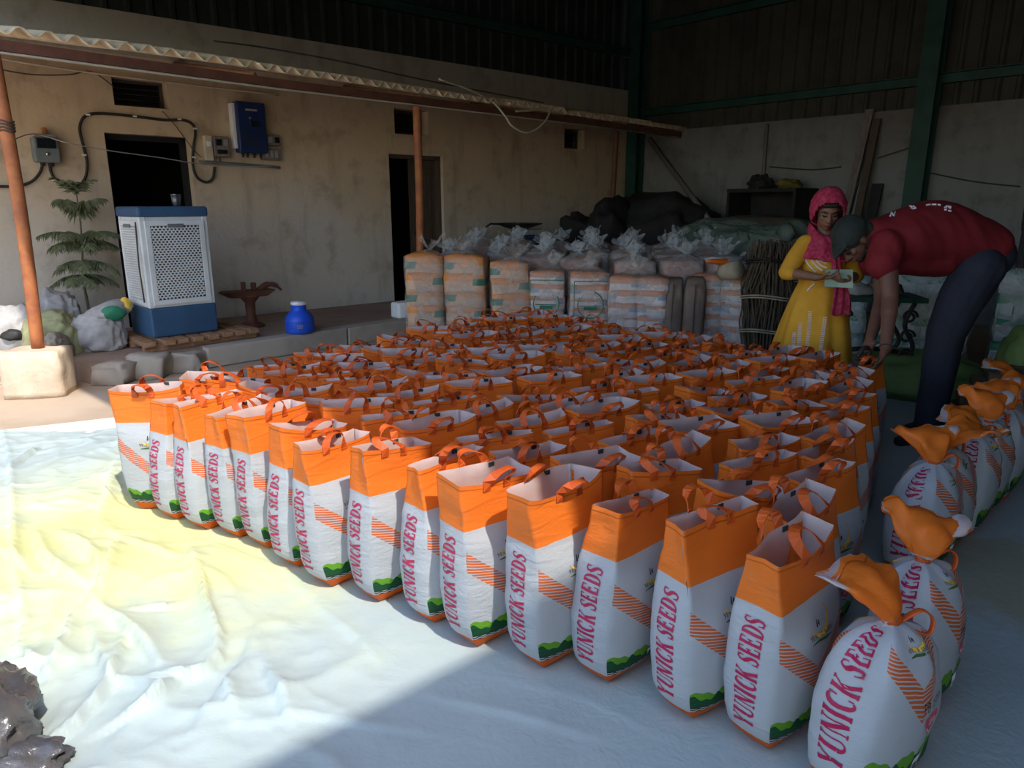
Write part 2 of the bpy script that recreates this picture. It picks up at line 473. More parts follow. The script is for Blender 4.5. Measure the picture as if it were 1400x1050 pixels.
def tarp_mat():
    m, nt, b = new_mat('stained_tarpaulin'); E.nt = nt
    geo = nt.nodes.new('ShaderNodeNewGeometry')
    sep = nt.nodes.new('ShaderNodeSeparateXYZ'); nt.links.new(geo.outputs['Position'], sep.inputs[0])
    x, y = E(sep.outputs[0]), E(sep.outputs[1])
    n1 = nz(nt, 1.1, 5, dist=0.6); n2 = nz(nt, 3.2, 5, dist=0.8); n3 = nz(nt, 9, 4)
    # turmeric-yellow stain lying along the left side of the bags
    dx = x + 1.55; dy = y - 2.75
    r = E.op('SQRT', dx * dx * 0.75 + dy * dy * 1.1)
    ym = (1 - r.smooth(0.25, 1.75)) + (n1 - 0.5) * 1.1 + (n2 - 0.5) * 0.8
    base = mixc(nt, n2.smooth(0.4, 0.75) * 0.5, (0.375, 0.445, 0.445), (0.325, 0.395, 0.405))
    c = mixc(nt, ym.smooth(0.15, 0.95) * 0.9, base, (0.53, 0.575, 0.385))
    c = mixc(nt, ym.smooth(0.65, 1.2) * 0.7, c, (0.60, 0.59, 0.23))
    # dusty mud by the tied bags
    ex = x - 1.95; ey = y - 2.3
    mud = (1 - E.op('SQRT', ex * ex + ey * ey).smooth(0.05, 0.9)) + (n2 - 0.5) * 1.6
    c = mixc(nt, mud.smooth(0.45, 0.9) * 0.7, c, (0.34, 0.29, 0.17))
    c = mixc(nt, n3.smooth(0.62, 0.8) * 0.25, c, (0.55, 0.50, 0.42))
    nt.links.new(c, b.inputs['Base Color'])
    b.inputs['Roughness'].default_value = 0.5; b.inputs['Specular IOR Level'].default_value = 0.3
    bump(nt, b, nz(nt, 11, 5, dist=1.0) * 0.7 + nz(nt, 40, 3) * 0.3, 0.35, 0.012)
    return m
M['tarp'] = tarp_mat()

def plastic_wrap(name, tint, dens):
    m, nt, b = new_mat(name); E.nt = nt
    b.inputs['Base Color'].default_value = (*tint, 1); b.inputs['Roughness'].default_value = 0.18
    b.inputs['Specular IOR Level'].default_value = 0.8
    bump(nt, b, nz(nt, 9, 5, dist=1.5, stretch=(1, 1, 1.6)), 1.0, 0.03)
    t = nt.nodes.new('ShaderNodeBsdfTransparent')
    mx = nt.nodes.new('ShaderNodeMixShader')
    f = nz(nt, 7, 5, dist=1.0).smooth(0.35, 0.75) * 0.35 + dens
    nt.links.new(f.s, mx.inputs[0])
    nt.links.new(t.outputs[0], mx.inputs[1]); nt.links.new(b.outputs[0], mx.inputs[2])
    nt.links.new(mx.outputs[0], nt.nodes['Material Output'].inputs[0])
    return m
M['wrap'] = plastic_wrap('clear_crinkled_plastic', (0.66, 0.60, 0.55), 0.20)
M['wrap_cool'] = plastic_wrap('clear_bluish_plastic', (0.60, 0.63, 0.66), 0.34)

def pouch_mat(name, base, band1, band2):
    m, nt, b = new_mat(name); E.nt = nt
    tc = nt.nodes.new('ShaderNodeTexCoord')
    sep = nt.nodes.new('ShaderNodeSeparateXYZ'); nt.links.new(tc.outputs['Generated'], sep.inputs[0])
    x, z = E(sep.outputs[0]), E(sep.outputs[2])
    n = nz(nt, 9, 3)
    c = mixc(nt, (z + n * 0.25).gt(0.72), base, band1)
    c = mixc(nt, (x + n * 0.3).lt(0.42) * (z - 0.55).abs().lt(0.13), c, band2)
    nt.links.new(c, b.inputs['Base Color']); b.inputs['Roughness'].default_value = 0.4
    bump(nt, b, nz(nt, 16, 4), 0.5, 0.01)
    return m
M['pouch_tan'] = pouch_mat('tan_printed_pouch', (0.72, 0.44, 0.29), (0.80, 0.30, 0.09), (0.05, 0.20, 0.13))
M['pouch_white'] = pouch_mat('white_printed_pouch', (0.80, 0.70, 0.69), (0.70, 0.28, 0.15), (0.38, 0.40, 0.50))
M['pouch_green'] = pouch_mat('green_printed_pouch', (0.46, 0.54, 0.55), (0.05, 0.24, 0.15), (0.55, 0.58, 0.58))

# ------------------------------------------------------------------ the setting
def wall_holes(s0, s1, z0, z1, holes, th, Mx):
    mb = MB()
    xs = sorted({s0, s1, *[h[0] for h in holes], *[h[1] for h in holes]})
    zs = sorted({z0, z1, *[h[2] for h in holes], *[h[3] for h in holes]})
    for i in range(len(xs) - 1):
        for j in range(len(zs) - 1):
            cx, cz = (xs[i] + xs[i+1]) / 2, (zs[j] + zs[j+1]) / 2
            if any(h[0] < cx < h[1] and h[2] < cz < h[3] for h in holes): continue
            mb.box((cx, th / 2, cz), (xs[i+1] - xs[i], th, zs[j+1] - zs[j]), Mx)
    return mb

def prism(poly, z0, z1):
    n = len(poly)
    vs_ = [(p[0], p[1], z0) for p in poly] + [(p[0], p[1], z1) for p in poly]
    fs = [tuple(range(n - 1, -1, -1)), tuple(range(n, 2 * n))] + [(i, (i + 1) % n, n + (i + 1) % n, n + i) for i in range(n)]
    return MB().add(vs_, fs)

# yard floor, gently uneven
mb = MB()
g = [-40, -20, -9, -6] + [-5 + 0.5 * i for i in range(31)] + [12, 16, 25, 40]
for y in g:
    for x in g:
        z = -0.004 + 0.006 * fbm(Vector((x * 0.7, y * 0.7, 3))) if abs(x) < 9 and abs(y) < 12 else 0
        mb.v.append((x, y, min(z, 0)))
n = len(g)
for j in range(n - 1):
    for i in range(n - 1):
        mb.f.append((j*n+i, j*n+i+1, (j+1)*n+i+1, (j+1)*n+i)); mb.m.append(0)
struct(mb.build('floor', M['dust'], smooth=True))

# raised porch platform in front of the rooms
plat = [pe(-0.02, 0, 0), pe(10.5, 0, 0), wl(9.0, -0.05, 0), wl(-1.25, -0.05, 0), pe(-0.02, -1.2, 0)]
plat = [pe(-0.02, 0, 0), pe(9.3, 0, 0), wl(7.6, 0.02, 0), wl(-1.1, 0.02, 0)]
o = struct(prism(plat, 0.0, 0.168).build('trim_1', M['platform']))
tag(o, 'long raised concrete porch platform along the wall')
# kerb along its front, cast in lengths
s = 0.85
k = 0
while s < 9.2:
    L = 1.4 + 0.3 * (k % 2)
    mbk = MB(); mbk.box((s + L / 2, -0.02, 0.0865), (L - 0.012, 0.16, 0.173), P_M, jit=0.006)
    kb = mbk.build('kerb_length', M['concrete'], o, bevel=0.012)
    s += L; k += 1

# room wall with its openings
D1 = (0.0, 0.76, 0.0, 2.0); D2 = (3.06, 3.86, 0.0, 1.945)
V1 = (0.12, 0.60, 2.25, 2.50); V2 = (3.16, 3.65, 2.18, 2.47); V3 = (6.05, 6.48, 2.15, 2.43)
wall_left = struct(wall_holes(-7, 7.65, 0, 2.9, [D1, D2, V1, V2, V3], 0.26, W_M).build('wall_left', M['plaster']))
# parapet band above the porch roof, rough bare render
mb = MB()
mb.box((0.325, 0.12, 2.985), (14.65, 0.27, 0.17), W_M)
mb.box((0.325, 0.125, 2.80), (14.65, 0.30, 0.20), W_M)
struct(mb.build('trim_2', M['grey_plaster']))
# closed rooms behind the openings, their darkness put into the colour
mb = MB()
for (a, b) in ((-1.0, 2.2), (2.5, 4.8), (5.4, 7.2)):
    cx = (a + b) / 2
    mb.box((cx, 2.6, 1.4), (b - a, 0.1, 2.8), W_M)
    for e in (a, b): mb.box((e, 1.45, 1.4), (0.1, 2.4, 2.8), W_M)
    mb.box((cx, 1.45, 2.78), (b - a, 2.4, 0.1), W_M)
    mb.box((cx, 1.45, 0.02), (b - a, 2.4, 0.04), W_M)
struct(mb.build('wall_inner', M['room_shade']))

# door leaf inside the right-hand doorway: stiles, rails and raised panels
d2 = MB()
LF = Matrix.Translation((0, 0, 0)) @ W_M
x0, x1 = 3.44, 3.83
d2.box(((x0 + x1) / 2, 0.16, 1.06), (x1 - x0, 0.035, 1.74), LF)
leaf = struct(d2.build('door_2', M['dark_wood']))
for (za, zb) in ((0.28, 0.78), (0.9, 1.8)):
    p = MB(); p.box(((x0 + x1) / 2 + 0.01, 0.138, (za + zb) / 2), (0.24, 0.02, zb - za), LF)
    pp = p.build('door_panel', M['dark_wood'], leaf, bevel=0.01)
p = MB(); p.lathe([(0.0, 0), (0.018, 0.005), (0.02, 0.02), (0.0, 0.03)], n=10, M=LF @ Matrix.Translation((x0 + 0.05, 0.13, 1.0)) @ Matrix.Rotation(math.pi / 2, 4, 'X'))
p.build('door_knob', M['iron'], leaf, smooth=True)
mb = MB()
for xx in (3.075, 3.845): mb.box((xx, 0.10, 0.97), (0.045, 0.09, 1.95), LF)
mb.box((3.46, 0.10, 1.925), (0.8, 0.09, 0.05), LF)
struct(mb.build('trim_3', M['dark_wood']))
# doorway 1: door frame, its near-black colour imitating the doorway's shade
mb = MB()
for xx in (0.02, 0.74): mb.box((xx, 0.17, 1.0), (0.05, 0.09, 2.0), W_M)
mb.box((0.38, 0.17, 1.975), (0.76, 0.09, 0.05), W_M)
dr = struct(mb.build('door_1', M['room_shade']))

# ventilator openings: frame, louvre slats
def ventilator(n, V, nsl):
    f = MB(); t = 0.03
    cx, cz = (V[0] + V[1]) / 2, (V[2] + V[3]) / 2
    w, h = V[1] - V[0], V[3] - V[2]
    f.box((cx, 0.17, V[2] + t/2), (w, 0.05, t), W_M); f.box((cx, 0.17, V[3] - t/2), (w, 0.05, t), W_M)
    f.box((V[0] + t/2, 0.17, cz), (t, 0.05, h), W_M); f.box((V[1] - t/2, 0.17, cz), (t, 0.05, h), W_M)
    o = struct(f.build('window_%d' % n, M['dark_wood']))
    for i in range(nsl):
        b = MB(); zz = V[2] + (i + 0.5) * h / nsl
        b.box((cx, 0.17, zz), (w - 0.06, 0.05, 0.012), W_M @ Matrix.Translation((0, 0, 0)))
        b.build('slat', M['iron'], o)
    b = MB(); b.box((cx, 0.24, cz), (w, 0.012, h), W_M); b.build('vent_shade_sheet', M['room_shade'], o)  # near-black sheet imitates the dark behind the slats
ventilator(1, V1, 5); ventilator(2, V2, 5); ventilator(3, V3, 4)

# profiled sheeting above the walls, sheet by sheet
def sheet_profile(width, pitch=0.2, rib=0.03):
    pts = []
    x = 0.0
    while x < width - 1e-6:
        pts += [(x, 0), (x + pitch * 0.62, 0), (x + pitch * 0.72, rib), (x + pitch * 0.88, rib)]
        x += pitch
    pts.append((width, 0))
    return pts
def sheeting(parent, Mx, s0, s1, z0, z1, mat, y=0.0):
    prof = sheet_profile(1.0)
    n = len(prof)
    me0 = None
    k = 0
    s = s0
    while s < s1 - 1e-6:
        w = min(1.0, s1 - s)
        if me0 is None or w < 0.999:
            mb = MB(); pts = [q for q in prof if q[0] <= w + 1e-6]
            m_ = len(pts)
            for zz in (z0, z1):
                for (a, b) in pts: mb.v.append((a, y - b, zz))
            for i in range(m_ - 1): mb.f.append((i, i + 1, m_ + i + 1, m_ + i)); mb.m.append(0)
            ob = mb.build('metal_sheet', mat, parent)
            if w >= 0.999: me0 = ob.data
        else:
            ob = bpy.data.objects.new('metal_sheet', me0); COL.objects.link(ob); ob.parent = parent
        ob.matrix_local = Mx @ Matrix.Translation((s, 0, random.uniform(-0.012, 0.012)))
        s += 1.0; k += 1
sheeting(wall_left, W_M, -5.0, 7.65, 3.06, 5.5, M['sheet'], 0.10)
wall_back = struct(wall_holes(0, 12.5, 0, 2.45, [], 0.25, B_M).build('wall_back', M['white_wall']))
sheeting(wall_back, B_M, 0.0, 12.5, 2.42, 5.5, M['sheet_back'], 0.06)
# masonry courses showing through the back wall's limewash: long ledges
mb = MB()
for zz, a, b in ((2.2, 1.4, 4.1), (2.27, 4.7, 8.5), (1.55, 1.7, 4.0)):
    mb.box(((a + b) / 2, -0.004, zz), (b - a, 0.012, 0.018), B_M, jit=0.003)
tr = mb.build('mortar_ledge', M['white_wall'], wall_back)
# steel frame: girts, columns
def girt(n, Mx, s0, s1, z, y, w=0.07, h=0.10):
    mb = MB(); mb.box(((s0 + s1) / 2, y, z), (s1 - s0, w, h), Mx)
    mb.box(((s0 + s1) / 2, y - w, z + h / 2), (s1 - s0, w, 0.012), Mx)
    return struct(mb.build('trim_%d' % n, M['green_steel']))
girt(4, B_M, 0, 12.5, 2.74, -0.02); girt(5, B_M, 0, 12.5, 3.96, -0.02)
girt(6, W_M, -5, 7.65, 3.60, 0.02); girt(7, W_M, -5, 7.65, 4.6, 0.02)
def column(n, s, Mx, y):
    mb = MB()
    for yy in (y - 0.09, y + 0.09): mb.box((s, yy, 2.75), (0.20, 0.014, 5.5), Mx)
    mb.box((s, y, 2.75), (0.014, 0.18, 5.5), Mx)
    mb.box((s, y, 0.01), (0.3, 0.3, 0.02), Mx)
    return struct(mb.build('trim_%d' % n, M['green_steel']))
column(8, 4.33, B_M, -0.14); column(9, 0.12, B_M, -0.14); column(10, 8.6, B_M, -0.14)

# thin conduit on the back wall
mb = MB(); mb.tube([bw(2.29, 0.02, 2.42), bw(2.31, 0.02, 0.6)], 0.025, 8)
tag(mb.build('wall_conduit', M['grey_wood'], smooth=True), 'thin upright pipe on the whitewashed back wall left of the leaning planks', 'pipe')

# unseen right wall added to cut light; roofs over shed and added side bay
E_B = bw(12.5, 0, 0)
mb = MB(); R_M = frame(-WD, E_B)
mb.box((5.5, -0.12, 2.75), (11, 0.25, 5.5), R_M)
struct(mb.build('wall_right_blocker', M['sheet_back']))
# unseen fascia added over the open front to hold back sky light
FZ = 3.15
sh_ = Vector((SUN_H.x, SUN_H.y, 0)) * (FZ / math.tan(SUN_EL))
FD = Vector((0.736, -0.677, 0))                 # along the open front
F0 = Vector((-3.0, 4.93, 0)) + sh_
BZ = 3.3  # unseen side bay roof, added for near-right shade and kept low to dim it
G0 = Vector((-0.542, 1.468, 0)) + sh_ * (BZ / FZ)           # on the added side bay's edge, which runs parallel to the rooms
def meet(p, d, q, e):
    den = d.x * e.y - d.y * e.x
    t = ((q.x - p.x) * e.y - (q.y - p.y) * e.x) / den
    return p + d * t
K = meet(F0 + sh_ * (BZ / FZ - 1), FD, G0, WD)   # the added bay roof's corner
KF = meet(F0, FD, G0, WD)                       # where the added bay meets the added fascia
FL = meet(F0, FD, wl(0, 0, 0), WD)              # where the front reaches the rooms' wall
far = KF + FD * 11
rc = [tuple(FL)[:2], tuple(far)[:2], (E_B.x + 3, E_B.y - 0.2), (E_B.x + 0.3, E_B.y + 0.2), (CORNER.x, CORNER.y + 0.3), tuple(FL - WN * 0.35)[:2]]
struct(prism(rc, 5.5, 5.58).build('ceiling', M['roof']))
mb = MB(); Fm = frame(FD, FL)
Lf = (far - FL).length
mb.box((Lf / 2, 0.03, (FZ + 5.5) / 2), (Lf, 0.06, 5.5 - FZ), Fm)
mb.box((Lf - 4.6, 0.03, 2.75), (9.2, 0.058, 5.5), Fm)  # solid wall down to the ground, added to block light from the right
struct(mb.build('wall_front_blocker', M['sheet']))
bay = [tuple(KF)[:2], tuple(K - WD * 8)[:2], tuple(K - WD * 8 + FD * 7)[:2], tuple(KF + FD * 7)[:2]]
struct(prism(bay, BZ, BZ + 0.08).build('trim_12', M['roof']))
mb = MB()
for p in (K + FD * 0.12 - WD * 0.1, K - WD * 7.8 + FD * 0.12, K - WD * 7.8 + FD * 6.8, K + FD * 6.8):  # posts holding up the added bay roof
    mb.tube([(p.x, p.y, 0), (p.x, p.y, BZ)], 0.09, 8)
struct(mb.build('trim_11', M['green_steel']))

# ------------------------------------------------------------------ porch roof: corrugated sheets, beam, posts
def upslope(s):
    """distance from the eave back to the room wall along -PN"""
    p = pe(s, 0.12, 0)
    return max(0.25, (p - W0).dot(WN) / PN.dot(WN) - 0.02)
porch = empty('porch_roof', None, None, pe(0, 0, 2.4))
struct(porch)
s = -2.5
i = 0
while s < 9.7:
    w = 1.06
    mb = MB(); nc = 52
    dz = 0.010 * (i % 2) + random.uniform(-0.006, 0.006); dl = random.uniform(-0.03, 0.03)
    for r in (0.0, 0.5, 1.0):
        for c in range(nc + 1):
            ss = s + w * c / nc
            L = upslope(ss)
            p = pe(ss, 0.14 + dl - (L + dl) * r, 2.452 + dz + 0.29 * r * min(1, L / 1.6) + 0.027 * math.cos(2 * math.pi * ss / 0.165))
            mb.v.append(tuple(p))
    for r in range(2):
        for c in range(nc):
            a = r * (nc + 1) + c
            mb.f.append((a, a + 1, a + nc + 2, a + nc + 1)); mb.m.append(0)
    ob = mb.build('roof_sheet', M['asbestos'], None, smooth=True)
    relocal(ob, porch)
    sd = ob.modifiers.new('thick', 'SOLIDIFY'); sd.thickness = 0.009; sd.offset = 1
    s += 1.0; i += 1
# sagging eave beam, a rusty box section, with a paler pipe slung below
mb = MB()
bpts = [(-2.5, 2.33), (-0.3, 2.355), (1.7, 2.345), (3.25, 2.356), (5.3, 2.365), (9.85, 2.37)]
for (a, za), (b, zb) in zip(bpts[:-1], bpts[1:]):
    c0, c1 = pe(a, 0.06, za), pe(b, 0.06, zb)
    vs_ = []
    for c in (c0, c1):
        for (oo, zz) in ((-0.03, -0.022), (0.03, -0.022), (0.03, 0.045), (-0.03, 0.045)):
            vs_.append(c + PN * oo + Vector((0, 0, zz)))
    mb.add(vs_, [(0,1,2,3),(7,6,5,4),(0,4,5,1),(1,5,6,2),(2,6,7,3),(3,7,4,0)])
ob = relocal(mb.build('eave_beam', M['rust']), porch)
mb = MB(); mb.tube([pe(a, 0.075, z - 0.034) for a, z in bpts], 0.009, 8)
relocal(mb.build('eave_pipe', M['cream_hose'], smooth=True), porch)
for a in (-0.3, 1.5, 3.3, 5.1, 6.8, 8.4):       # rafters from beam to wall
    L = upslope(a)
    mb = MB(); mb.tube([pe(a, 0.06, 2.40), pe(a, 0.12 - L, 2.40 + 0.27 * min(1, L / 1.6))], 0.028, 6)
    relocal(mb.build('rafter', M['wood'], smooth=True), porch)

def post(name, s, o, z0, lean, r, mat, label, cat='post', bands=()):
    base = pe(s, o, z0)
    root = empty(name, label, cat, base)
    top = pe(s + lean, 0.05, 2.31)
    mid = (base + top) / 2 + PD * (0.02)
    mb = MB(); mb.tube(catmull([base, mid, top], 6), r, 12)
    relocal(mb.build('pipe', mat, smooth=True), root)
    for zz in bands:
        f = (zz - z0) / (2.31 - z0)
        c = base.lerp(top, f) + PD * (0.02 * 4 * f * (1 - f))
        mb = MB()
        for k in range(4):
            mb.tube([c + Vector(((r + 0.004) * math.cos(t), (r + 0.004) * math.sin(t), 0.02 * k + 0.006 * math.sin(3 * t))) for t in np.linspace(0, 2 * math.pi, 17)], 0.006, 5, cap=False)
        relocal(mb.build('wire_binding', M['wire_dark'], smooth=True), root)
    return root
post('porch_post', -0.335, 0.0, 0.335, 0.01, 0.043, M['rust_orange'], 'orange-brown porch post standing on the pale concrete block', bands=(1.83,))
post('porch_post', 3.245, 0.0, 0.168, 0.0, 0.042, M['rust_orange'], 'thin rust-coloured porch post in front of the right dark doorway')
post('porch_post', 6.72, -0.05, 0.168, 0.0, 0.035, M['rust'], 'dim far porch post standing before the dark heap')

def lump(name, c, r, seed, mat, amp=0.25, flat_bottom=True, n=3, freq=1.6, M3=None, parent=None, smooth=True, power=1.0, crease=0.0):
    """rounded uneven solid with a flat underside"""
    bm = bmesh.new(); bmesh.ops.create_icosphere(bm, subdivisions=n, radius=1)
    for v in bm.verts:
        d = v.co.normalized()
        if power != 1.0:
            d = Vector([math.copysign(abs(t) ** power, t) for t in d])
        k = 1 + amp * mnoise.noise(v.co * freq + Vector((seed * 7.3, seed * 3.1, 0))) + amp * 0.4 * mnoise.noise(v.co * freq * 2.7 + Vector((seed, 5, 1)))
        if crease: k += crease * ((1 - abs(mnoise.noise(v.co * freq * 2.1 + Vector((seed * 2, 3, 3)))) * 2.4) + 0.5 * (1 - abs(mnoise.noise(v.co * freq * 4.3 + Vector((1, seed, 3)))) * 2.4))
        p = Vector((d.x * r[0], d.y * r[1], d.z * r[2])) * k
        if flat_bottom: p.z = max(p.z, -r[2] * 0.62)
        if M3 is not None: p = M3 @ p
        v.co = p
    zmin = min(v.co.z for v in bm.verts)
    me = bpy.data.meshes.new(name)
    off = Vector((c[0], c[1], c[2] - zmin)) if parent is None else Vector(c)
    bm.to_mesh(me); bm.free()
    me.materials.append(mat)
    if smooth: me.polygons.foreach_set('use_smooth', [True] * len(me.polygons))
    o = bpy.data.objects.new(name, me); COL.objects.link(o); o.location = off
    if parent is not None: o.parent = parent
    return o

# concrete footing block under the first post
bm = bmesh.new(); bmesh.ops.create_cube(bm, size=1)
bmesh.ops.subdivide_edges(bm, edges=bm.edges[:], cuts=7, use_grid_fill=True)
for v in bm.verts:
    q = v.co.copy()
    p = Vector((q.x * 0.40, q.y * 0.30, (q.z + 0.5) * 0.335))
    d = sum(1 for t in (q.x, q.y) if abs(t) > 0.49) + (1 if q.z > 0.49 else 0)
    if d >= 2: p = Vector((p.x * 0.955, p.y * 0.95, p.z * 0.965))
    nn = mnoise.noise(q * 3 + Vector((3, 1, 8)))
    p.x += 0.014 * nn; p.y += 0.014 * mnoise.noise(q * 3 + Vector((9, 4, 2)))
    if q.z > 0.4: p.z += 0.012 * mnoise.noise(q * 4)
    v.co = p
me = bpy.data.meshes.new('footing_block'); bm.to_mesh(me); bm.free(); me.materials.append(M['block'])
o = bpy.data.objects.new('footing_block', me); COL.objects.link(o)
o.location = pe(-0.36, 0.02, 0); o.rotation_euler = (0, 0, math.radians(12))
for p in me.polygons: p.use_smooth = True
tag(o, 'pale rough concrete block under the orange-brown porch post', 'block')

# broken stones of the platform edge beside the block
stones = [((0.13, 0.03), (0.14, 0.13, 0.095), 3, 'grey rough stone of the platform edge, next to the pale block'),
          ((0.40, 0.0), (0.17, 0.15, 0.11), 5, 'middle rough stone of the platform edge right of the pale block'),
          ((0.70, 0.01), (0.15, 0.13, 0.10), 9, 'dark rough stone where the straight kerb begins')]
for (so, r, sd, lb) in stones:
    p = pe(so[0], so[1], 0.0)
    o = lump('edge_stone', p, r, sd, M['concrete'], amp=0.28, power=0.42, smooth=True)
    tag(o, lb, 'stone', 'broken stones along the platform edge')
# ------------------------------------------------------------------ tarpaulin with folds
ROW0 = [(-1.672, 2.944), (-1.472, 2.852), (-1.296, 2.752), (-1.13, 2.677), (-0.977, 2.581), (-0.815, 2.429), (-0.655, 2.286),
        (-0.467, 2.189), (-0.263, 2.057), (-0.113, 1.927), (0.086, 1.824), (0.272, 1.758), (0.476, 1.609), (0.642, 1.498)]

def fold_px(pts, amp, w):
    return ([tuple(ground(*p))[:2] for p in pts], amp, w)
FOLDS = [
    fold_px([(2, 590), (14, 640), (17, 700), (20, 780), (33, 860), (20, 900)], 0.016, 0.022),
    fold_px([(12, 648), (35, 630), (54, 616)], 0.022, 0.03),
    fold_px([(154, 650), (146, 690), (131, 738)], 0.030, 0.05),
    fold_px([(48, 738), (62, 770), (88, 795), (108, 805)], 0.026, 0.04),
    fold_px([(88, 742), (115, 757), (134, 780), (137, 812)], 0.030, 0.045),
    fold_px([(160, 760), (148, 800), (128, 828), (95, 860)], 0.030, 0.05),
    fold_px([(95, 860), (90, 888), (64, 932)], 0.024, 0.03),
    fold_px([(30, 902), (48, 918), (62, 932)], 0.018, 0.025),
    fold_px([(0, 935), (25, 922), (50, 920)], 0.022, 0.03),
    fold_px([(135, 842), (170, 868), (200, 900), (216, 925)], 0.028, 0.04),
    fold_px([(58, 1035), (104, 1002), (134, 970), (152, 948), (168, 915), (174, 884)], 0.026, 0.03),
    fold_px([(128, 870), (137, 912), (152, 940)], 0.018, 0.025),
    fold_px([(160, 1000), (205, 978), (230, 960), (246, 948)], 0.024, 0.035),
    fold_px([(224, 946), (260, 940), (285, 930), (302, 912)], 0.022, 0.03),
    fold_px([(302, 912), (303, 880), (285, 840), (280, 800)], 0.026, 0.035),
    fold_px([(310, 945), (312, 960), (318, 985)], 0.016, 0.025),
    fold_px([(188, 848), (225, 846), (242, 842)], 0.014, 0.02),
    fold_px([(255, 722), (268, 790), (285, 850)], 0.014, 0.04),
    fold_px([(365, 930), (382, 958), (392, 990)], 0.022, 0.04),
    fold_px([(400, 800), (440, 840), (490, 880), (505, 900)], 0.008, 0.05),
    fold_px([(150, 735), (200, 760), (240, 770)], 0.014, 0.05),
    fold_px([(350, 870), (330, 920), (300, 960), (270, 1000)], 0.014, 0.05),
    fold_px([(152, 940), (190, 948), (215, 965)], 0.014, 0.025),
    fold_px([(0, 760), (18, 770), (40, 790)], 0.012, 0.04),
    fold_px([(40, 700), (90, 690), (140, 700)], 0.010, 0.06),
    fold_px([(340, 1000), (420, 985), (520, 1000)], 0.008, 0.06),
    fold_px([(600, 960), (700, 980), (800, 1010)], 0.005, 0.05),
    fold_px([(700, 935), (800, 960), (900, 1010)], 0.005, 0.04),
]
def seg_dist(px, py, pts):
    best = np.full(px.shape, 9.0); side = np.zeros(px.shape); tt = np.zeros(px.shape)
    n = len(pts) - 1
    for i in range(n):
        ax, ay = pts[i]; bx, by = pts[i + 1]
        dx, dy = bx - ax, by - ay; L2 = dx * dx + dy * dy
        t = np.clip(((px - ax) * dx + (py - ay) * dy) / L2, 0, 1)
        ex, ey = px - ax - t * dx, py - ay - t * dy
        d = np.sqrt(ex * ex + ey * ey)
        s_ = np.sign(dx * ey - dy * ex)
        m_ = d < best
        best = np.where(m_, d, best); side = np.where(m_, s_, side); tt = np.where(m_, (i + t) / n, tt)
    return best, side, tt

# plan outline: far-left hem, then right and near (beyond the frame)
NX, NY = 470, 420
uu = np.linspace(0, 1, NX); vv = np.linspace(0, 1, NY)
A = np.array((-3.75, 3.92)); B = np.array((3.4, 5.35)); C = np.array((3.2, -0.2)); Dp = np.array((-2.9, -0.2))
U, V = np.meshgrid(uu, vv)
U = U ** 1.55; 
X = (A[0] * (1 - U) + B[0] * U) * (1 - V) + (Dp[0] * (1 - U) + C[0] * U) * V
Y = (A[1] * (1 - U) + B[1] * U) * (1 - V) + (Dp[1] * (1 - U) + C[1] * U) * V
Zt = np.zeros_like(X)
for j in range(NY):
    for i in range(NX):
        p = Vector((X[j, i], Y[j, i], 0))
        w = Vector((mnoise.noise(p * 1.3), mnoise.noise(p * 1.3 + Vector((7, 2, 0))), 0)) * 0.35
        a = 1 - abs(mnoise.noise((p + w) * 2.1 + Vector((1, 5, 2)))) * 2
        b = 1 - abs(mnoise.noise((p + w * 0.6) * 5.2 + Vector((4, 1, 9)))) * 2
        c = 1 - abs(mnoise.noise((p + w * 0.3) * 12 + Vector((4, 1, 9)))) * 2
        Zt[j, i] = 0.017 * max(a, 0) ** 3 + 0.0100 * max(b, 0) ** 3 + 0.0038 * max(c, 0) ** 2 + 0.010 * (mnoise.noise(p * 1.7) + 0.4)
# flat where the bags stand (tight cloth), lively on the open left side
d0, s0_, _ = seg_dist(X, Y, ROW0)
inside = (X * 0.53 + Y * 0.85) > (-1.672 * 0.53 + 2.944 * 0.85) - 0.0
open_left = np.clip((-(X - 0.0)) / 0.9, 0.16, 1.0)
Zt *= open_left
for pts, amp, w in FOLDS:
    d, sd, tt = seg_dist(X, Y, pts)
    wn_ = np.where(sd < 0, w * 0.14, w * 1.25)
    Zt += 1.9 * amp * np.exp(-(d / wn_) ** 1.1) * (0.35 + 0.65 * np.sin(np.pi * np.clip(tt * 0.9 + 0.05, 0, 1)))
front = np.clip(d0 / 0.25, 0, 1)
flat = np.where((X * 0.53 + Y * 0.85) > 1.62, 0.06, front ** 1.0 * 0.94 + 0.06)
flat = np.where(X < -1.75, np.maximum(flat, np.clip((-1.75 - X) / 0.25, 0, 1)), flat)
Zt = 0.006 + Zt * flat
mb = MB()
mb.v = [(float(X[j, i]), float(Y[j, i]), float(Zt[j, i])) for j in range(NY) for i in range(NX)]
mb.f = [(j*NX+i, (j+1)*NX+i, (j+1)*NX+i+1, j*NX+i+1) for j in range(NY-1) for i in range(NX-1)]
mb.m = [0] * len(mb.f)
o = mb.build('tarpaulin', M['tarp'], smooth=True)
tag(o, 'large crumpled white tarpaulin with yellow stains spread under the seed bags', 'tarpaulin')
